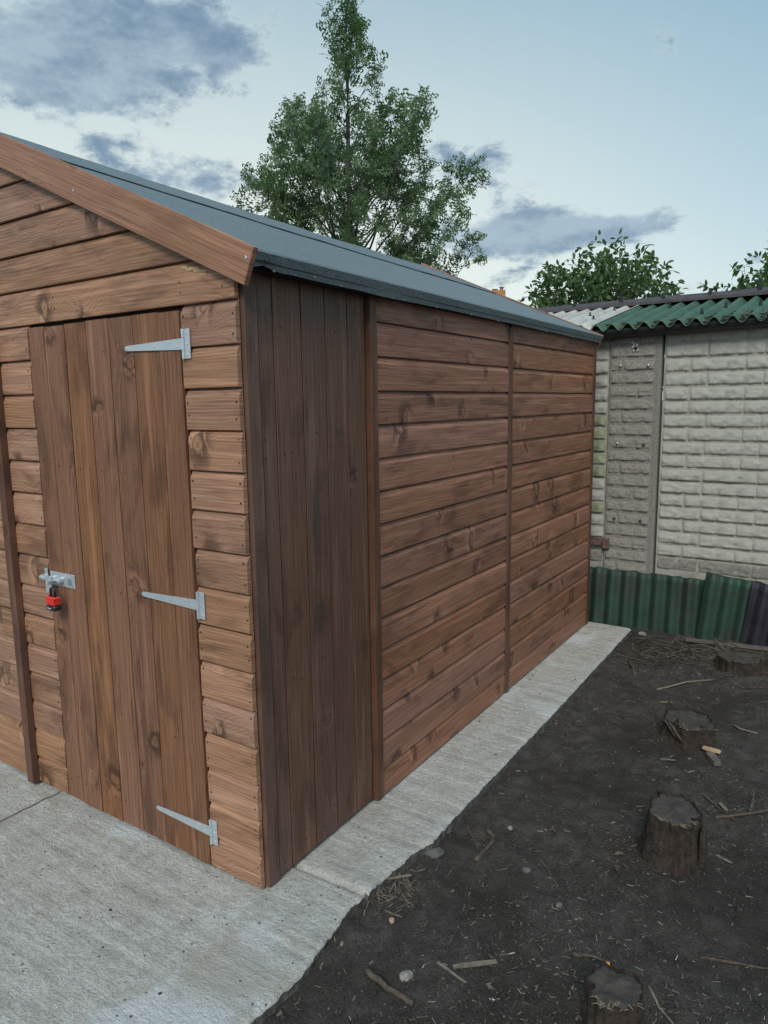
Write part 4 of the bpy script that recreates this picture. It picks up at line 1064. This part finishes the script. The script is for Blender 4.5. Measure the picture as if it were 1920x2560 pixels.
def conifer(label, bx, by, H):
    random.seed(4); t = thing('conifer_tree', label, 'tree', (bx, by, -.07)); lv = Leaves(([(0, 0, 0), (.5, .10, .02), (1, 0, -.1), (.5, -.10, .02)], [(0, 3, 2, 1)]))
    v, f = tube([(bx, by, -.2), (bx, by, H * .6), (bx, by, H)], [.13, .07, .01], 8); obj('trunk', pyd('trunk', v, f, True), 'bark_tree', t)
    for q in range(3200):
        z = H * (1 - random.random() ** .6 * .95); r_ = (H - z) * .24 * random.uniform(.4, 1.1) + .02; a = random.uniform(0, 6.3); a += .3 * N(z * 5, a)
        dd = Vector((math.cos(a), math.sin(a), -.15)); lv.add(Vector((bx, by, z + .05)) + dd * r_, (dd + rv3() * .6).normalized(), random.uniform(.10, .2))
    tag(obj('crown', pyd('crown', lv.vs, lv.fs), 'leaf_conifer', t), kind='stuff')
ax, ay = hz(-4.9, 14.0); conifer('dark conifer behind the small tree at the right edge', ax, ay, 4.35)

# ------------------------------------------------------------------ far house: gable tip and chimney show over the shed roof
tip = at(1058, 648, 26.0)
house = thing('house', 'far orange brick house, its gable tip and chimney above the shed roof', 'house', (tip.x, tip.y, -.07), rz=R(24))
HM = WM[house.name]; zt = tip.z + .07
gv = [(-2.6, 0, 0), (2.6, 0, 0), (2.6, 0, zt - 3.35), (0, 0, zt), (-2.6, 0, zt - 3.35)]; gv += [(x, 7.5, z) for x, y, z in gv]
obj('wall', pyd('wall', gv, [(0, 1, 2, 3, 4), (9, 8, 7, 6, 5)] + [(i, i + 5, (i + 1) % 5 + 5, (i + 1) % 5) for i in range(5)]), 'house_brick', house, HM)
for s in (-1, 1):
    a = [(0, .02, zt + .03), (s * 2.75, .02, zt - 3.51), (s * 2.75, 7.6, zt - 3.51), (0, 7.6, zt + .03)]
    q = a + [(x, y, z - .07) for x, y, z in a]
    rf = obj('roof', pyd('roof', q, [(0, 1, 2, 3), (7, 6, 5, 4), (0, 4, 5, 1), (1, 5, 6, 2), (2, 6, 7, 3), (3, 7, 4, 0)]), 'house_roof', house, HM)
cp = HM.inverted() @ at(1246, 745, 27.6); ct = (HM.inverted() @ at(1246, 728, 27.6)).z
wing = box('wing', (cp.x - 2.2, cp.y - 1.6, 0), (cp.x + 1.6, cp.y + 2.2, ct - 1.3), 'house_brick', house, 0, HM)
ch = box('chimney', (cp.x - .27, cp.y - .3, ct - 1.32), (cp.x + .27, cp.y + .3, ct), 'house_brick', house, .02, HM)
def pot(dx, h, rr):
    bm = bmesh.new(); bm_cyl(bm, (cp.x + dx, cp.y, ct), (cp.x + dx, cp.y, ct + h), rr, rr * .85, 12); bm_cyl(bm, (cp.x + dx, cp.y, ct + h + .012), (cp.x + dx, cp.y, ct + h + .03), rr * 1.5, rr * 1.5, 12)
    obj('chimney_pot', from_bm('chimney_pot', bm), 'house_pot', ch, HM)
pot(.12, .11, .07); pot(-.14, .04, .08)
